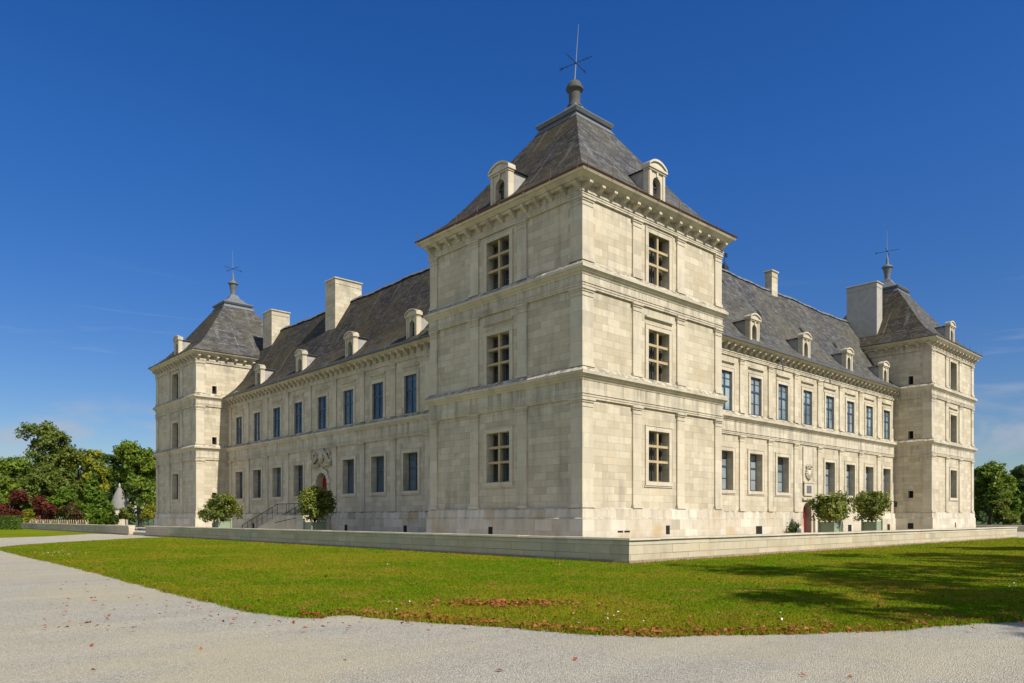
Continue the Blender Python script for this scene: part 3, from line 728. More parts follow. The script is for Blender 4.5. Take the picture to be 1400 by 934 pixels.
# ------------------------------------------------------------------ low walls round the terrace
def low_wall(name, label, poly, path, thick=.5, h=.97):
    """poly: outline at the wall face, right angles only, counter-clockwise"""
    ox, oy = poly[0]; o = empty(name, (ox, oy, 0), label=label, cat='wall')
    P0 = [(x - ox, y - oy) for x, y in poly]; n = len(P0)
    def off(d):
        out = []
        for i in range(n):
            (ax, ay), (bx, by), (cx, cy) = P0[i - 1], P0[i], P0[(i + 1) % n]
            e1 = Vector((bx - ax, by - ay)).normalized(); e2 = Vector((cx - bx, cy - by)).normalized()
            out.append((bx + d * (e1.y + e2.y), by - d * (e1.x + e2.x)))
        return out
    def ring(mb, z0, z1, o0, o1):
        a, b = off(o0), off(o1)
        mb.prism([(i, 0) for i in range(n)], lambda i, q, t: (*(b if t else a)[i], z1 if t else z0))
    f = MB(); ring(f, 0, .13, .07, .05); f.build('footing', M['footing'], o)
    b = MB(); ring(b, .13, h - .26, 0, 0); b.build('wall', M['parapet'], o)
    rj = random.Random(int(abs(ox * 7 + oy * 3)) + n); c = MB()
    w = thick; prof = [(-.014, h - .26), (-.014, h - .1), (-.05, h - .1), (-.085, h - .07), (-.07, h), (w + .07, h), (w + .085, h - .07), (w + .05, h - .1), (w + .014, h - .1), (w + .014, h - .26)]
    st = []   # stations: point on the outer face, inward vector, lift, notch
    for (p, ip), (q, iq) in zip(path, path[1:]):
        p, q, ip, iq = Vector(p), Vector(q), Vector(ip), Vector(iq); Lg = (q - p).length; e = (q - p) / Lg; nb = max(1, int(Lg / 1.9)); cuts = [0] + sorted(Lg * (k + rj.uniform(-.18, .18)) / nb for k in range(1, nb)) + [Lg]
        nrm = ip if abs(ip.dot(e)) < .01 else iq
        for k in range(len(cuts) - 1):
            lift = rj.uniform(-.007, .007); o_ = rj.uniform(-.006, .006)
            for t, nt_ in ((cuts[k] + (.012 if k else 0), 0), (cuts[k + 1] - (.012 if k < len(cuts) - 2 else 0), 0)) + (((cuts[k + 1] - .004, 1), (cuts[k + 1] + .004, 1)) if k < len(cuts) - 2 else ()):
                iv = ip if t < .001 else (iq if t > Lg - .001 else nrm); st.append((p + e * t, iv, lift if not nt_ else -.02, o_))
    vs = []; m_ = len(prof)
    for pt, iv, lf, o_ in st:
        for dd, z in prof: k = (dd + o_); vs.append((pt.x - ox + iv.x * k, pt.y - oy + iv.y * k, z + (lf if z > h - .2 else 0)))
    fs = [(i * m_ + k, i * m_ + (k + 1) % m_, (i + 1) * m_ + (k + 1) % m_, (i + 1) * m_ + k) for i in range(len(st) - 1) for k in range(m_)]
    fs += [tuple(range(m_)), tuple(range((len(st) - 1) * m_, len(st) * m_))]
    c.add(vs, fs); c.build('coping', M['coping'], o)
    return o
M['footing'] = plain('footing_rubble', (.30, .225, .15), .95, 0, .6, 2.)
wx, wy = -4.7, -6.6
low_wall('terrace_wall', 'long low stone parapet wrapping the corner in front of the chateau', [(wx, wy), (48.9, wy), (48.9, wy + .5), (wx + .5, wy + .5), (wx + .5, 52), (wx, 52)], [((48.9, wy), (0, 1)), ((wx, wy), (1, 1)), ((wx, 52), (1, 0))])
low_wall('terrace_wall', 'low stone parapet with pale coping beyond the path gap, beside the picket fence', [(wx, 57.4), (wx + .55, 57.4), (wx + .55, 116), (wx, 116)], [((wx, 57.4), (1, 0)), ((wx, 116), (1, 0))], .55)
low_wall('terrace_wall', 'shaded low parapet in front of the woods behind the far right pavilion', [(65.2, -6), (65.7, -6), (65.7, 60), (65.2, 60)], [((65.2, -6), (1, 0)), ((65.2, 60), (1, 0))])

# ------------------------------------------------------------------ planters with clipped laurels
def planter(loc, rz=0):
    o = empty('planter_box', loc, rz)
    b = MB(); w = .55
    b.slab((-w, w, -w, w), .12, 1.12, -.03, -.03); b.build('box', M['planter'], o, bevel=.01)
    for sx in (-1, 1):
        for sy in (-1, 1):
            f = MB(); f.box(sx * w - .06, sx * w + .06, sy * w - .06, sy * w + .06, 0, 1.22); f.lathe([(.03, 1.22), (.05, 1.25), (.085, 1.31), (.05, 1.38), (.01, 1.40)], 8, (sx * w, sy * w, 0)); f.build('corner_post', M['planter'], o)
    s = MB(); s.slab((-w, w, -w, w), 1.12, 1.135, -.05, -.05); s.build('soil', M['soil'], o)
    for zz in (.2, 1.02): bt = MB(); bt.slab((-w, w, -w, w), zz, zz + .05, -.02, -.02); bt.build('iron_band', M['planter'], o)
    return o

def leaf_mesh(name, centers, normals, sizes, mat, parent, loc=(0, 0, 0), aspect=1.6):
    n = len(centers); c = np.asarray(centers); nr = np.asarray(normals); s = np.asarray(sizes)[:, None]
    nr = nr / (np.linalg.norm(nr, axis=1, keepdims=True) + 1e-9)
    rv = rng.normal(size=(n, 3)); a = np.cross(nr, rv); a /= np.linalg.norm(a, axis=1, keepdims=True) + 1e-9; b = np.cross(nr, a)
    bend = nr * s * .18
    v = np.stack([c - a * s * aspect * .5, c - b * s * .42 + bend, c + a * s * aspect * .5, c + b * s * .42 + bend], 1).reshape(-1, 3)
    me = bpy.data.meshes.new(name); me.vertices.add(4 * n); me.vertices.foreach_set('co', v.ravel().astype(np.float32))
    me.loops.add(4 * n); me.loops.foreach_set('vertex_index', np.arange(4 * n, dtype=np.int32))
    me.polygons.add(n); me.polygons.foreach_set('loop_start', np.arange(0, 4 * n, 4, dtype=np.int32)); me.polygons.foreach_set('loop_total', np.full(n, 4, dtype=np.int32))
    me.materials.append(mat); me.update(calc_edges=True); me.validate()
    o = bpy.data.objects.new(name, me); COL.objects.link(o); o.location = loc
    if parent: o.parent = parent
    return o

def lobes_leaves(lobes, total, size, inner=.25, zbias=.25):
    """lobes: (cx,cy,cz,rx,ry,rz); leaves sit in tufts over the lobes' skins, some inside"""
    vol = np.array([l[3] * l[4] + l[4] * l[5] + l[3] * l[5] for l in lobes]); vol = vol / vol.sum()
    C, Nn, Z = [], [], []
    for l, w in zip(lobes, vol):
        k = int(total * w); nt_ = max(4, k // 26)
        d = rng.normal(size=(nt_, 3)); d /= np.linalg.norm(d, axis=1, keepdims=True)
        d[:, 2] = np.where(d[:, 2] < -.55, -d[:, 2], d[:, 2])
        rad = np.where(rng.random(nt_) < inner, rng.uniform(.35, .85, nt_), rng.uniform(.82, 1.12, nt_))
        tc = d * rad[:, None] * np.array(l[3:6]) + np.array(l[:3])
        idx = rng.integers(0, nt_, k)
        tr = .16 * (l[3] + l[4] + l[5]) / 3 + size
        cc = tc[idx] + np.clip(rng.normal(size=(k, 3)), -1.7, 1.7) * tr * .55
        C.append(cc); Nn.append(d[idx] * .8 + rng.normal(size=(k, 3)) * .55 + np.array([0, 0, zbias])); Z.append(size * rng.uniform(.6, 1.3, k))
    return np.concatenate(C), np.concatenate(Nn), np.concatenate(Z)

def shrub(loc, label, seed, tall, wide, group, mat='laurel', lsz=.14):
    global rng
    rng = np.random.default_rng(seed); rr = random.Random(seed)
    o = empty('laurel_shrub', loc, label=label, cat='shrub', group=group)
    st = MB(); lobes = []
    for i in range(17):
        th = rr.random() * 6.28; q = math.sqrt(rr.random()) * wide * .66; z = tall * rr.uniform(.20, .76)
        lobes.append((q * math.cos(th), q * math.sin(th), z, wide * .42, wide * .42, tall * .27))
        p = Vector((0, 0, 0)); m = Vector((q * math.cos(th) * .35, q * math.sin(th) * .35, z * .45)); e = Vector(lobes[-1][:3]) * 1.02
        st.tube(p, m, .045, .035); st.tube(m, e, .035, .012)
    st.build('stem', M['bark'], o)
    C, Nn, Z = lobes_leaves(lobes, 8000, lsz, .3)
    leaf_mesh('crown', C, Nn, Z, LF[mat], o)
    return o
TZ = .30
gp = 'green planter boxes on the terrace'; gs = 'laurels in the planters'
pls = [(-1.1, 42.2, 'pale green planter box on the shaded terrace beside the far left pavilion', 'round laurel in the planter beside the far left pavilion', 2.3, 1.7),
       (-1.0, 25.2, 'pale green planter box in front of the red arched door on the shaded side', 'bushy half-shaded laurel in the planter below the red arched door and carved crest', 2.7, 1.4),
       (27.35, .15, 'green planter box right beside the small red door on the sunlit side', 'loose laurel in the planter right beside the small red door', 2.2, 1.55),
       (35.1, .15, 'green planter box near the far right pavilion', 'open-branched laurel in the planter nearest the far right pavilion', 2.4, 1.75)]
for i, (x, y, lp, ls, tall, wide) in enumerate(pls):
    tag(planter((x, y, TZ), R(random.uniform(-3, 3))), lp, 'planter', gp)
    shrub((x, y, TZ + 1.12), ls, 40 + i, tall, wide, gs)
# small plant at the foot of the sunlit wall
def tuft(loc, label):
    o = empty('border_plant', loc, label=label, cat='plant'); C, Nn, Z = [], [], []
    rr = random.Random(5); st = MB()
    for i in range(16):
        th = rr.random() * 6.28; h = rr.uniform(.45, 1.2); q = rr.uniform(.2, .8)
        e = Vector((q * math.cos(th), q * math.sin(th) * .5, h)); st.tube((0, 0, 0), e, .02, .008, 5)
        for k in range(16): t = rr.uniform(.35, 1.); C.append(tuple(e * t + Vector((rr.gauss(0, .06), rr.gauss(0, .06), rr.gauss(0, .05))))); Nn.append((rr.gauss(0, 1), rr.gauss(0, 1), .5)); Z.append(rr.uniform(.08, .16))
    st.build('stem', M['bark'], o); leaf_mesh('leaves', C, Nn, Z, LF['dark'], o)
tuft((26.6, 2.55, TZ), 'small dark leafy plant at the wall foot left of the small red door')

# ------------------------------------------------------------------ camera maths for laying out the grounds
cam_xy = (-26.89, -24.18); fd = (.677, .736); rt = (.736, -.677)
def at(px, depth, z=0.):
    s = (px - 700) / 1011 * depth
    return (cam_xy[0] + fd[0] * depth + rt[0] * s, cam_xy[1] + fd[1] * depth + rt[1] * s, z)
def gpt(px, py): d = 1.75 * 1011 / (py - 708); return at(px, d)[:2]

def sheet(name, poly, z, mat, kind='structure', thick=0.):
    me = bpy.data.meshes.new(name); bm = bmesh.new()
    vs = [bm.verts.new((p[0], p[1], z)) for p in poly]; f = bm.faces.new(vs); bmesh.ops.triangulate(bm, faces=[f])
    bmesh.ops.recalc_face_normals(bm, faces=bm.faces)
    if sum(f.normal.z for f in bm.faces) < 0: bmesh.ops.reverse_faces(bm, faces=bm.faces)
    if thick:
        n = len(poly); bv = [v for v in vs]; lo = [bm.verts.new((p[0], p[1], z - thick)) for p in poly]
        for i in range(n): bm.faces.new((vs[i], vs[(i + 1) % n], lo[(i + 1) % n], lo[i]))
    bm.to_mesh(me); bm.free(); me.materials.append(mat)
    o = bpy.data.objects.new(name, me); COL.objects.link(o); o['kind'] = kind
    return o

# ground materials
def gravel_mat(name, c1, c2):
    m, nt, b = new_mat(name); g = N(nt, 'ShaderNodeNewGeometry'); P = g.outputs['Position']
    vo = N(nt, 'ShaderNodeTexVoronoi'); setv(vo, 'Scale', 52.); L(nt, P, vo.inputs['Vector'])
    vo2 = N(nt, 'ShaderNodeTexVoronoi'); setv(vo2, 'Scale', 95.); L(nt, P, vo2.inputs['Vector'])
    bwn = N(nt, 'ShaderNodeSeparateColor'); L(nt, vo.outputs['Color'], bwn.inputs[0])
    bw2 = N(nt, 'ShaderNodeSeparateColor'); L(nt, vo2.outputs['Color'], bw2.inputs[0])
    col = mixc(nt, bwn.outputs[0], c1, c2)
    col = mixc(nt, math_(nt, 'MULTIPLY', bw2.outputs[0], .55), col, [x * .42 for x in c2])
    col = mixc(nt, ramp(nt, bwn.outputs[1], .84, .95, 0, .7), col, (.13, .12, .11))
    col = mixc(nt, ramp(nt, bwn.outputs[2], .9, .97, 0, .5), col, (.75, .73, .68))
    n1 = noise(nt, P, .22, 4, .6, .4); n2 = noise(nt, P, 1.3, 5, .65)
    # wheel-worn bands run along the drive
    rd_ = N(nt, 'ShaderNodeMapping'); rd_.inputs['Rotation'].default_value = (0, 0, R(52)); rd_.inputs['Scale'].default_value = (.06, .75, 1); L(nt, P, rd_.inputs['Vector'])
    n7 = noise(nt, rd_.outputs[0], 1.1, 3, .5, .3)
    col = mixc(nt, ramp(nt, n7, .47, .66, 0, .22), col, [x * y for x, y in zip(c1, (1.1, 1.05, .92))]); col = mixc(nt, ramp(nt, n7, .47, .34, 0, .14), col, [x * .72 for x in c2])
    col = mixc(nt, ramp(nt, n1, .42, .62, 0, .45), col, [x * y for x, y in zip(c1, (.9, .82, .62))])
    col = mixc(nt, ramp(nt, n2, .5, .75, 0, .3), col, [x * .7 for x in c2])
    L(nt, col, b.inputs['Base Color']); setv(b, 'Roughness', .95); setv(b, 'Specular IOR Level', .15)
    h = math_(nt, 'ADD', math_(nt, 'MULTIPLY', vo.outputs['Distance'], -1.), math_(nt, 'MULTIPLY', vo2.outputs['Distance'], -.5))
    bump(nt, b, h, .8, .03)
    return m
def lawn_mat():
    m, nt, b = new_mat('lawn_turf'); g = N(nt, 'ShaderNodeNewGeometry'); P = g.outputs['Position']
    n1 = noise(nt, P, .16, 5, .6, .5); n2 = noise(nt, P, .9, 6, .68); n3 = noise(nt, P, 9, 5, .7); n4 = noise(nt, P, 45, 3, .7)
    col = mixc(nt, ramp(nt, n3, .3, .7), (.065, .145, .004), (.16, .225, .009))
    col = mixc(nt, ramp(nt, n1, .40, .66, 0, .75), col, (.25, .225, .018))
    col = mixc(nt, ramp(nt, n2, .52, .70, 0, .8), col, (.27, .19, .035))
    col = mixc(nt, ramp(nt, n4, .42, .75, 0, .55), col, (.045, .07, .003))
    L(nt, col, b.inputs['Base Color']); setv(b, 'Roughness', 1.); setv(b, 'Specular IOR Level', .0)
    bump(nt, b, math_(nt, 'ADD', math_(nt, 'MULTIPLY', n3, .6), n4), .9, .05)
    return m
M['gravel'] = gravel_mat('pale_gravel', (.555, .515, .415), (.43, .395, .32))
M['lawn'] = lawn_mat()
M['field'] = plain('meadow', (.07, .10, .025), .95, 0, .5, .15)
def water_mat():
    m, nt, b = new_mat('still_water'); setv(b, 'Base Color', (.012, .018, .022, 1)); setv(b, 'Roughness', .06)
    g = N(nt, 'ShaderNodeNewGeometry'); bump(nt, b, noise(nt, g.outputs['Position'], 2.5, 3, .6), .15, .1)
    return m
M['water'] = water_mat()

G = 1600
sheet('ground', [(-G, -G), (G, -G), (G, G), (-G, G)], -.012, M['field'])
sheet('gravel_drive', [(-90, -70), (75, -70), (75, 40), (70, 125), (-20, 125), (-90, 100)], -.006, M['gravel'])
sheet('terrace', [(wx + .4, wy + .4), (65.3, wy + .4), (65.3, 75), (wx + .4, 75)], .30, M['gravel'], thick=.3)
edge = [(0, 751.5), (50, 764), (100, 774), (150, 787.5), (200, 800), (240, 811), (300, 825), (350, 837.5), (400, 843.5), (430, 845), (450, 841.5), (480, 840), (540, 846), (600, 851), (700, 857), (750, 862.5), (825, 867.5), (900, 870), (980, 867.5), (1100, 866), (1180, 863), (1230, 860), (1300, 854), (1400, 847.5), (1600, 838), (2000, 822), (2600, 806)]
def densify(pts, step, jit, rs):
    out = []
    for (a, b) in zip(pts, pts[1:]):
        n = max(1, int(math.dist(a, b) / step))
        for i in range(n):
            t = i / n; out.append((a[0] + (b[0] - a[0]) * t + rs.uniform(-jit, jit), a[1] + (b[1] - a[1]) * t + rs.uniform(-jit, jit)))
    out.append(pts[-1]); return out
rs = random.Random(2)
near_edge = densify([gpt(*p) for p in edge], .35, .06, rs)
top_edge = [(52, -13), (49.6, -6.9), (wx - .02, wy - .16), (wx - .16, 45.0)] + [gpt(*p) for p in ((196, 735.5), (150, 738.2), (100, 741.0), (60, 743.5), (30, 745.5), (0, 748.5), (-60, 753))]
lawn_poly = near_edge + top_edge
sheet('lawn', lawn_poly, .03, M['lawn'], thick=.04)
lawn2 = densify([gpt(*p) for p in ((-200, 737.5), (-60, 737), (0, 735.5), (60, 733.5), (100, 731.4), (124, 729.8))], .5, .05, rs) + [(wx - .3, 64), (wx - .3, 115), gpt(-60, 722), gpt(-300, 723)]
sheet('lawn', lawn2, .03, M['lawn'], thick=.04)
sheet('pond', [(-1, 78), (24, 78), (24, 96), (-1, 96)], .31, M['water']) if False else None
sheet('pond', [at(120, 99)[:2], at(260, 99)[:2], at(260, 122)[:2], at(120, 122)[:2]], .004, M['water'])

# grass blades, thinning with distance
def inside(poly, xs, ys):
    r = np.zeros(len(xs), bool); n = len(poly); j = n - 1
    for i in range(n):
        xi, yi = poly[i]; xj, yj = poly[j]
        c = ((yi > ys) != (yj > ys)) & (xs < (xj - xi) * (ys - yi) / (yj - yi + 1e-12) + xi); r ^= c; j = i
    return r
def scatter(n, dmin, dmax, p0, p1, power=1.):
    d = dmin + (dmax - dmin) * rng.random(n) ** power; px = rng.uniform(p0, p1, n); s = (px - 700) / 1011 * d
    return cam_xy[0] + fd[0] * d + rt[0] * s, cam_xy[1] + fd[1] * d + rt[1] * s, d
rng = np.random.default_rng(11)
xs, ys, ds = scatter(520000, 10.5, 62, -120, 1520, 1.7)
k = inside(lawn_poly, xs, ys); xs, ys, ds = xs[k], ys[k], ds[k]
ne = 26000; E_ = np.array(near_edge); ie = rng.integers(0, len(E_) - 1, ne); te = rng.random(ne)[:, None]
pe = E_[ie] * (1 - te) + E_[ie + 1] * te + np.abs(rng.normal(size=(ne, 2))) * .0 + rng.normal(size=(ne, 2)) * .07
xs = np.concatenate([xs, pe[:, 0]]); ys = np.concatenate([ys, pe[:, 1]]); ds = np.concatenate([ds, (pe[:, 0] - cam_xy[0]) * fd[0] + (pe[:, 1] - cam_xy[1]) * fd[1]])
nw = 5000; wxs = np.concatenate([rng.uniform(wx, 49, nw // 2), np.full(nw - nw // 2, wx - .12) + rng.normal(size=nw - nw // 2) * .06]); wys = np.concatenate([np.full(nw // 2, wy - .12) + rng.normal(size=nw // 2) * .06, rng.uniform(wy, 46, nw - nw // 2)])
xs = np.concatenate([xs, wxs]); ys = np.concatenate([ys, wys]); ds = np.concatenate([ds, np.full(nw, 30.)])
n = len(xs); th = rng.random(n) * 6.283; h = rng.uniform(.012, .034, n) * (1 + 1.2 * (rng.random(n) < .04)); w = .004 + .00042 * ds
lean = rng.normal(size=(n, 2)) * .02
h[-(nw + ne):-nw] *= 1.7; h[-nw:] *= rng.uniform(1., 3.2, nw); z0_ = np.where(np.arange(n) >= n - nw - ne, .0, .03)
dx, dy = np.cos(th) * w, np.sin(th) * w
v = np.empty((n, 3, 3), np.float32)
v[:, 0] = np.stack([xs - dx, ys - dy, z0_], 1); v[:, 1] = np.stack([xs + dx, ys + dy, z0_], 1); v[:, 2] = np.stack([xs + lean[:, 0], ys + lean[:, 1], .03 + h], 1)
me = bpy.data.meshes.new('grass'); me.vertices.add(3 * n); me.vertices.foreach_set('co', v.ravel()); me.loops.add(3 * n); me.loops.foreach_set('vertex_index', np.arange(3 * n, dtype=np.int32))
me.polygons.add(n); me.polygons.foreach_set('loop_start', np.arange(0, 3 * n, 3, dtype=np.int32)); me.polygons.foreach_set('loop_total', np.full(n, 3, dtype=np.int32)); me.update(calc_edges=True)
def blade_mat():
    m, nt, b = new_mat('grass_blade'); g = N(nt, 'ShaderNodeNewGeometry'); P = g.outputs['Position']
    n1 = noise(nt, P, .16, 5, .6, .5); n2 = noise(nt, P, .9, 6, .68); n6 = noise(nt, P, 2.4, 4, .6)
    c = mixc(nt, g.outputs['Random Per Island'], (.065, .14, .004), (.205, .265, .011))
    c = mixc(nt, ramp(nt, n1, .42, .62, 0, .75), c, (.27, .225, .016)); c = mixc(nt, ramp(nt, n2, .50, .66, 0, .8), c, (.34, .20, .04))
    c = mixc(nt, ramp(nt, n6, .5, .72, 0, .6), c, (.06, .13, .005))
    L(nt, c, b.inputs['Base Color']); setv(b, 'Roughness', .9); setv(b, 'Specular IOR Level', .0)
    tr = N(nt, 'ShaderNodeBsdfTranslucent'); L(nt, c, tr.inputs[0]); mx = N(nt, 'ShaderNodeMixShader'); mx.inputs[0].default_value = .3
    L(nt, b.outputs[0], mx.inputs[1]); L(nt, tr.outputs[0], mx.inputs[2]); L(nt, mx.outputs[0], nt.nodes['Material Output'].inputs[0])
    return m
me.materials.append(blade_mat()); go = bpy.data.objects.new('grass', me); COL.objects.link(go)
tag(go, 'short mown green grass of the lawn before the low wall', 'grass', None, 'stuff')

# fallen leaves: rusty drift along the lawn's edge, a patch, scattered ones
M['fallen'] = leaf('leaf_fallen', (.33, .055, .02), (.38, .14, .045), .1, .5)
C = []
E = [gpt(*p) for p in edge]
for (a, b), (pa, pb) in zip(zip(E, E[1:]), zip(edge, edge[1:])):
    dens = 2 if pa[0] < 400 else (44 if pa[0] < 1000 else (14 if pa[0] < 1400 else 0))
    for i in range(int(math.dist(a, b) * dens * 2.2)):
        t = rs.random(); off = abs(rs.gauss(0, .22)) - .08
        nx, ny = -(b[1] - a[1]), b[0] - a[0]; l = math.hypot(nx, ny)
        C.append((a[0] + (b[0] - a[0]) * t + nx / l * off, a[1] + (b[1] - a[1]) * t + ny / l * off, .05 if off > 0 else .01))
pc = gpt(690, 829)
for i in range(420):
    C.append((pc[0] + rs.gauss(0, .42) * fd[0] + (q_ := rs.gauss(0, .75)) * rt[0], pc[1] + rs.gauss(0, .42) * fd[1] + q_ * rt[1], .07))
for i in range(520):
    p = gpt(rs.uniform(60, 1400), 760 + 105 * rs.random() ** .8)
    C.append((p[0], p[1], .065))
xx = np.array([c[0] for c in C]); yy = np.array([c[1] for c in C])
for i in range(14):
    p = gpt(rs.uniform(-50, 1450), 845 + 90 * rs.random()); C.append((p[0], p[1], .012))
C = np.array(C); rng = np.random.default_rng(4)
o = leaf_mesh('fallen_leaves', C, rng.normal(size=C.shape) * .35 + np.array([0, 0, 1]), rng.uniform(.035, .085, len(C)), M['fallen'], None, aspect=1.3)
tag(o, 'rusty fallen leaves scattered along the edge of the lawn', 'leaves', None, 'stuff')
D = []
for (cx, cy, sx, n_) in ((80, 757.5, 22, 60), (840, 851, 40, 12), (960, 850, 60, 12), (1385, 795, 12, 8), (600, 830, 200, 8), (300, 770, 200, 8)):
    for i in range(n_): p = gpt(cx + rs.gauss(0, sx), cy + rs.gauss(0, 2.2 if n_ > 50 else 5)); D.append((p[0], p[1], .075))
D = np.array(D); o = leaf_mesh('daisies', D, rng.normal(size=D.shape) * .3 + np.array([0, 0, 1]), rng.uniform(.03, .055, len(D)), plain('daisy_white', (.7, .68, .6), .8, 0, .1), None, aspect=1.)
tag(o, 'tiny white daisies dotted over the lawn', 'flowers', None, 'stuff')

# ------------------------------------------------------------------ trees
def tree(name, label, px, top, half, depth, mat, n, lsz, trunk_h=.2, kind='round', group=None, seed=1, base_y=None, airy=0., xyz=None, cat='tree', nl=16):
    """top: pixel row of the crown's top, half: pixel half width, both turned into metres at this depth"""
    global rng
    rng = np.random.default_rng(seed); rr = random.Random(seed)
    if xyz: loc, H, hw = xyz
    else: loc = at(px, depth); H = 1.75 + (708 - top) * depth / 1011; hw = half * depth / 1011
    o = empty(name, loc, rr.random() * 6.28 if not xyz else 0, label=label, cat=cat, group=group)
    tb = MB(); lobes = []; th0 = H * trunk_h; r0 = max(.08, H * .022)
    if kind == 'cone':
        tb.tube((0, 0, 0), (0, 0, H * .9), r0, r0 * .2)
        for i in range(22):
            t = i / 21; z = H * (.06 + .86 * t); q = hw * (1 - t) ** .75 * .75; a = rr.random() * 6.28
            lobes.append((q * .45 * math.cos(a), q * .45 * math.sin(a), z, max(.4, q), max(.4, q), H * .1))
    else:
        sway = Vector((rr.uniform(-.05, .05) * H, rr.uniform(-.05, .05) * H, H * .55))
        tb.tube((0, 0, 0), sway * .6, r0 * 1.1, r0 * .8, 8); tb.tube(sway * .6, sway * 1.5, r0 * .8, r0 * .2, 7)
        for i in range(nl):
            a = rr.random() * 6.28; u = rr.random(); z = th0 + (H - th0) * (.18 + .70 * u)
            env = math.sin(math.pi * min(1, .16 + .80 * (z - th0) / (H - th0))) ** .6
            q = hw * env * math.sqrt(rr.random()) * .85
            s = hw * rr.uniform(.24, .42)
            lobes.append((q * math.cos(a), q * math.sin(a), z, s, s, s * rr.uniform(.6, .85)))
            tb.tube(sway * rr.uniform(.45, 1.), Vector(lobes[-1][:3]), r0 * .35, r0 * .08, 6)
    tb.build('trunk', M['bark'], o)
    Cc, Nn, Z = lobes_leaves(lobes, n, lsz, .3 if not airy else .15)
    k = Cc[:, 2] > .05
    leaf_mesh('crown', Cc[k], Nn[k], Z[k], LF[mat], o)
    return o
gl = 'trees beyond the low wall on the left'; gr = 'trees behind the far right pavilion'
T = [('tall loose-crowned tree rising above all the others at left', 58, 567, 40, 168, 'oak', 13000, .40, .22, 'round', 22),
     ('full mid green tree at the left edge behind the red shrubs', 12, 624, 42, 150, 'mid', 9000, .42, .12, 'round', 15),
     ('dull green rounded tree under the tallest tree', 62, 634, 38, 146, 'oak', 9000, .40, .10, 'round', 16),
     ('olive green tree right of the tallest tree', 108, 602, 34, 160, 'olive', 9000, .42, .15, 'round', 16),
     ('yellowing tree between the olive tree and the dark tree', 132, 613, 18, 150, 'yellow', 3800, .40, .3, 'round', 10),
     ('dark green tree behind the stone tower roof', 155, 616, 30, 172, 'dark', 8000, .45, .1, 'round', 15),
     ('large green tree against the far left pavilion', 192, 600, 36, 142, 'mid', 12000, .40, .06, 'round', 20),
     ('dark tree filling the gap low behind the olive tree', 90, 650, 34, 165, 'dark', 7000, .45, .05, 'round', 14),
     ('dark tree at the far left edge', -25, 628, 34, 160, 'dark', 6000, .45, .1, 'round', 12),
     ('bright green tree low in front of the wood', 80, 662, 22, 138, 'bright', 5000, .34, .06, 'round', 12)]
for i, (lb, px, top, half, dp_, mt, n_, ls_, th_, kd, nl_) in enumerate(T): tree('broadleaf_tree', lb, px, top, half, dp_, mt, n_, ls_, th_, kd, gl, 100 + i, nl=nl_)
tree('conifer', 'broad bright green cone-shaped conifer left of the small stone tower', 128, 646, 27, 126, 'bright', 9000, .32, .02, 'cone', None, 131)
tree('red_shrub', 'dark red leaved shrub at the left edge behind the hedge', 14, 666, 24, 124, 'red', 4200, .30, .04, 'round', 'red and rust shrubs', 132, cat='shrub', nl=12)
tree('red_shrub', 'rusty red shrub between the dark red shrub and the conifer', 60, 678, 16, 124, 'red', 2600, .28, .04, 'round', 'red and rust shrubs', 133, cat='shrub', nl=10)
tree('red_shrub', 'low brownish shrub in front of the conifer', 98, 688, 16, 121, 'rust', 2400, .28, .04, 'round', 'red and rust shrubs', 134, cat='shrub', nl=10)
for i_, (lb_, px_, mt_) in enumerate((('low green bush behind the left half of the picket fence', 50, 'mid'), ('low dark bush behind the middle of the picket fence', 75, 'dark'), ('low olive bush just left of the conifer foot', 112, 'olive'), ('low dark bush right of the conifer by the tower foot', 146, 'dark'), ('low green bush behind the hedge at the left edge', 24, 'mid'))):
    tree('green_shrub', lb_, px_, 694 + (i_ % 2) * 3, 13, 127, mt_, 2600, .26, .02, 'round', 'low bushes under the trees', 180 + i_, cat='shrub', nl=12)
tree('green_shrub', 'low yellow-green shrub behind the picket fence', 40, 697, 10, 120, 'yellow', 1500, .26, .04, 'round', None, 135, cat='shrub', nl=8)
tree('young_tree', 'small yellow-green tree in front of the stone tower', 172, 688, 9, 128, 'olive', 1500, .26, .3, 'round', None, 136, nl=9)
tree('young_tree', 'yellow-green low tree against the corner of the far left pavilion', 203, 692, 12, 128, 'yellow', 1800, .26, .25, 'round', None, 137, nl=9)
TR = [('round full tree touching the far right pavilion', 1352, 634, 34, 128, 'mid', 11000, .36, .05, 18),
      ('dark tree at the right edge', 1402, 630, 24, 140, 'dark', 7000, .38, .06, 14),
      ('dark tree far behind, between the two right trees', 1378, 640, 22, 165, 'dark', 5000, .4, .06, 12),
      ('bright green shrubby tree low at the right edge', 1398, 672, 16, 118, 'bright', 3500, .3, .04, 10),
      ('dark tree hidden behind the pavilion corner', 1325, 645, 26, 150, 'dark', 5000, .4, .06, 12),
      ('bushy olive tree low in front of the right-hand wood', 1372, 682, 18, 112, 'olive', 3500, .28, .03, 10)]
for i, (lb, px, top, half, dp_, mt, n_, ls_, th_, nl_) in enumerate(TR): tree('broadleaf_tree', lb, px, top, half, dp_, mt, n_, ls_, th_, 'round', gr, 160 + i, nl=nl_)
# park trees just outside the frame on the right throw the dappled shade on the lawn
def shade_tree(label, gx, gy, H, hw, seed):
    tree('park_tree', label, 0, 0, 0, 0, 'mid', 5600, .30, .3, 'round', 'park trees beside the drive', seed, xyz=((gx, gy, 0), H, hw), nl=11)

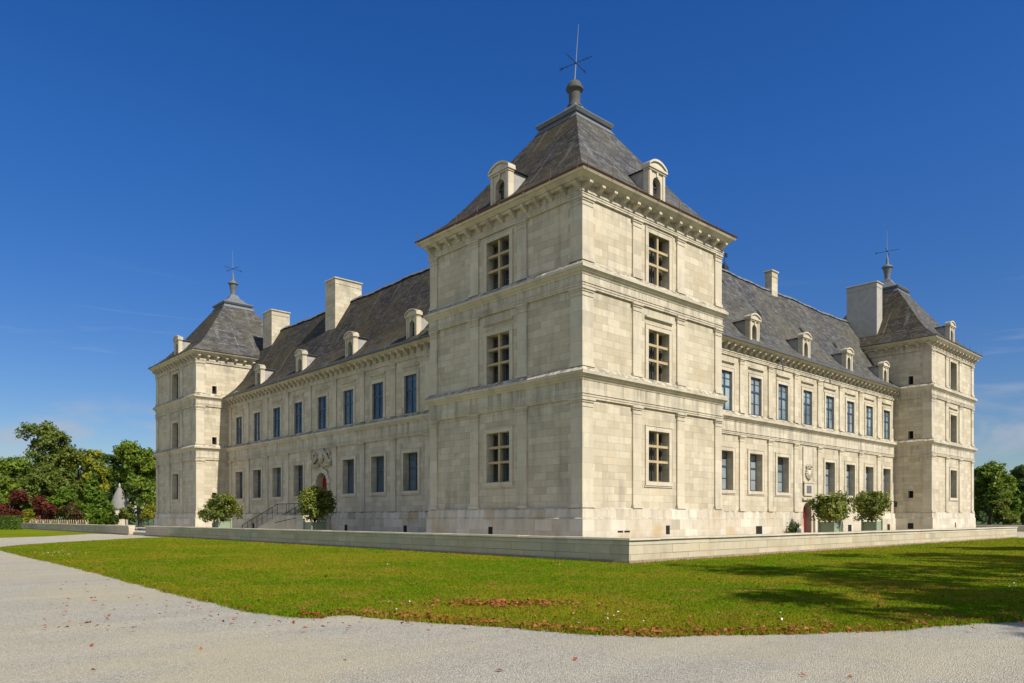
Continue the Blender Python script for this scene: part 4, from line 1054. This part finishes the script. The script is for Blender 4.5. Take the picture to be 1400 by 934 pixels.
# clipped hedge, picket fence, dovecote
def hedge(label, p0, p1, w, h, seed):
    global rng
    rng = np.random.default_rng(seed); rr = random.Random(seed); o = empty('clipped_hedge', (p0[0], p0[1], 0), math.atan2(p1[1] - p0[1], p1[0] - p0[0]), label=label, cat='hedge')
    Lh = math.dist(p0, p1); n = int(Lh * 420); q = rng.random((n, 3)); side = rng.integers(0, 5, n)
    P_ = np.empty((n, 3)); Nn = np.zeros((n, 3))
    P_[:, 0] = q[:, 0] * Lh; P_[:, 1] = (q[:, 1] - .5) * w; P_[:, 2] = q[:, 2] * h
    for sd, ax, v_, nn in ((0, 1, -w / 2, (0, -1, .3)), (1, 1, w / 2, (0, 1, .3)), (2, 2, h, (0, 0, 1)), (3, 0, 0, (-1, 0, .3)), (4, 1, -w / 2, (0, -1, .3))):
        k = side == sd; P_[k, ax] = v_; Nn[k] = nn
    P_ += rng.normal(size=(n, 3)) * .04
    core = MB(); core.box(.08, Lh - .08, -w / 2 + .1, w / 2 - .1, 0, h - .1); core.build('core', LF['hedge'], o)
    leaf_mesh('foliage', P_, Nn + rng.normal(size=(n, 3)) * .5, rng.uniform(.1, .2, n), LF['hedge'], o)
hp0, hp1 = at(-60, 108), at(27, 108)
hedge('clipped green hedge at the left edge before the picket fence', hp0[:2], hp1[:2], 1.2, 1.98, 5)
fo = empty('picket_fence', (wx + 1.4, 80.0, 0), R(90), label='pale timber picket fence standing behind the low parapet on the left', cat='fence')
mb = MB(); Lf = 41.0; n = 34
for i in range(n):
    mb = MB(); a = Lf * i / (n - 1); mb.box(a - .2, a + .2, -.03, .03, .3, 1.36); mb.hexa([(a - .2, -.03, 1.36), (a + .2, -.03, 1.36), (a + .2, .03, 1.36), (a - .2, .03, 1.36), (a - .03, -.03, 1.48), (a + .03, -.03, 1.48), (a + .03, .03, 1.48), (a - .03, .03, 1.48)]); mb.build('picket', M['fence'], fo)
mb = MB(); mb.box(0, Lf, .031, .08, 1.0, 1.1); mb.box(0, Lf, .031, .08, .4, .5); mb.build('rail', M['fence'], fo)
for i in range(9): pm = MB(); a = Lf * i / 8; pm.box(a - .07, a + .07, .081, .2, 0, 1.25); pm.build('post', M['fence'], fo)
tw = empty('stone_dovecote', at(163.5, 140), label='small round stone tower with a bell-shaped pointed roof among the trees', cat='tower')
mb = MB(); mb.lathe([(1.45, 0), (1.45, 3.2), (1.6, 3.3), (1.6, 3.45)], 20); mb.build('wall', M['stone'], tw)
mb = MB(); mb.lathe([(1.72, 3.451), (1.62, 3.9), (1.36, 4.9), (.98, 6.0), (.55, 6.95), (.24, 7.45), (.18, 7.5)], 20); mb.build('roof', M['tower_roof'], tw)
mb = MB(); mb.lathe([(.18, 7.5), (.26, 7.58), (.12, 7.7), (.22, 7.9), (.1, 8.1), (.02, 8.35)], 10); mb.build('finial', M['trim'], tw)
mb = MB(); mb.box(-1.3, -1.1, -1.5, -1.3, .5, 1.6); mb.build('window', M['dark'], tw)

# shade trees: toward the sun (-y) from the shaded lawn
shade_tree('park tree nearest the drive, outside the frame at right', -1.5, -32.0, 22, 6.0, 201)
shade_tree('park tree farther along the drive, outside the frame at right', 9.5, -33.0, 23, 6.0, 202)
shade_tree('park tree farthest along the drive, outside the frame at right', 22.0, -30.0, 20, 5.0, 203)
shade_tree('park tree beside the camera, outside the frame at right', -10.6, -41.5, 20, 4.6, 204)
shade_tree('park tree standing between the others, outside the frame at right', -7.0, -34.0, 21, 5.0, 205)
# the far wood that closes the view behind the separate trees
def wood(p0, p1, d, top, seed):
    global rng
    rng = np.random.default_rng(seed); rr = random.Random(seed); lobes = []
    for i in range(46):
        px = p0 + (p1 - p0) * i / 45 + rr.uniform(-3, 3); dd = d + rr.uniform(-8, 8); x, y, _ = at(px, dd); H = (708 - top) * d / 1011 * rr.uniform(.7, 1.0) + 1.75
        for t in (.2, .55, .85): lobes.append((x + rr.uniform(-2, 2), y + rr.uniform(-2, 2), H * t, 4.2, 4.2, H * .22))
    C, Nn, Z = lobes_leaves(lobes, 20000, .62, .3)
    o = leaf_mesh('wood', C, Nn, Z, LF['dark'], None); return tag(o, 'distant wood closing the view behind the trees', 'wood', None, 'stuff')
wood(-110, 225, 205, 640, 31); wood(1310, 1500, 205, 660, 32)

# ------------------------------------------------------------------ light, sky, camera
SUN_EL, SUN_AZ = R(46), R(2.6)
sd = Vector((math.sin(SUN_AZ) * math.cos(SUN_EL), -math.cos(SUN_AZ) * math.cos(SUN_EL), math.sin(SUN_EL)))
sl = bpy.data.lights.new('sun', 'SUN'); sl.energy = 5.0; sl.angle = R(.53); sl.color = (1, .945, .84)
so = bpy.data.objects.new('sun', sl); COL.objects.link(so); so.rotation_euler = sd.to_track_quat('Z', 'Y').to_euler(); so.location = (0, -40, 60)
wd = bpy.data.worlds.new('World'); S.world = wd; wd.use_nodes = True; nt = wd.node_tree
bg = nt.nodes['Background']
sk = N(nt, 'ShaderNodeTexSky', sky_type='NISHITA'); sk.sun_disc = False; sk.sun_elevation = SUN_EL; sk.sun_rotation = R(180) - SUN_AZ
sk.air_density = 1.0; sk.dust_density = .4; sk.ozone_density = 4.0; sk.altitude = 200
tc = N(nt, 'ShaderNodeTexCoord'); sx = N(nt, 'ShaderNodeSeparateXYZ'); L(nt, tc.outputs['Generated'], sx.inputs[0])
hs = N(nt, 'ShaderNodeHueSaturation'); setv(hs, 'Saturation', 1.33); setv(hs, 'Hue', .514); setv(hs, 'Value', 1.); L(nt, sk.outputs[0], hs.inputs['Color'])
hz = N(nt, 'ShaderNodeVectorMath', operation='SCALE'); L(nt, hs.outputs[0], hz.inputs[0]); L(nt, ramp(nt, sx.outputs[2], .02, .42, .66, 1.), hz.inputs['Scale'])
sky_c = hz.outputs[0]
# low fair-weather cloud banks and thin streaks
cv = N(nt, 'ShaderNodeVectorMath', operation='MULTIPLY'); L(nt, tc.outputs['Generated'], cv.inputs[0]); cv.inputs[1].default_value = (1, 1, 2.6)
cn = noise(nt, cv.outputs[0], 7., 7, .6, .3)
band = math_(nt, 'MULTIPLY', ramp(nt, sx.outputs[2], .02, .07), ramp(nt, sx.outputs[2], .10, .15, 1, 0))
cl = math_(nt, 'MULTIPLY', ramp(nt, cn, .50, .66), band)
cv2 = N(nt, 'ShaderNodeVectorMath', operation='MULTIPLY'); L(nt, tc.outputs['Generated'], cv2.inputs[0]); cv2.inputs[1].default_value = (1, 1, 14)
cn2 = noise(nt, cv2.outputs[0], 3.2, 6, .6, .6)
band2 = math_(nt, 'MULTIPLY', ramp(nt, sx.outputs[2], .08, .14), ramp(nt, sx.outputs[2], .2, .3, 1, 0))
cl2 = math_(nt, 'MULTIPLY', math_(nt, 'MULTIPLY', ramp(nt, cn2, .58, .74), band2), .30)
fin = mixc(nt, math_(nt, 'MULTIPLY', cl, .75), sky_c, (3.7, 3.9, 4.4)); fin = mixc(nt, cl2, fin, (3.6, 4.0, 4.8))
dt = N(nt, 'ShaderNodeVectorMath', operation='DOT_PRODUCT'); L(nt, tc.outputs['Generated'], dt.inputs[0]); dt.inputs[1].default_value = (-.86, -.44, .25)  # unseen clouds behind the camera, added as fill light for the shaded faces
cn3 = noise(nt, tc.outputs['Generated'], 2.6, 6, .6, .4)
cl_fill = math_(nt, 'MULTIPLY', math_(nt, 'MULTIPLY', ramp(nt, cn3, .36, .56), ramp(nt, dt.outputs['Value'], .2, .5)), ramp(nt, sx.outputs[2], .0, .1))
fin = mixc(nt, cl_fill, fin, (4.2, 4.9, 6.1))
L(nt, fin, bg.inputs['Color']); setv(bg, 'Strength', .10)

cd = bpy.data.cameras.new('camera'); co = bpy.data.objects.new('camera', cd); COL.objects.link(co)
co.location = (cam_xy[0], cam_xy[1], 1.75); co.rotation_euler = (R(90), 0, math.atan2(.736, .677) - R(90))
cd.sensor_width = 36; cd.lens = 36 * 1011 / 1400; cd.shift_y = (708 - 467) / 1400; cd.clip_end = 5000; cd.clip_start = .1
S.camera = co
S.render.engine = 'CYCLES'; S.render.resolution_x = 1024; S.render.resolution_y = 683
S.view_settings.view_transform = 'Standard'; S.view_settings.look = 'None'; S.view_settings.exposure = .3; S.view_settings.gamma = 1
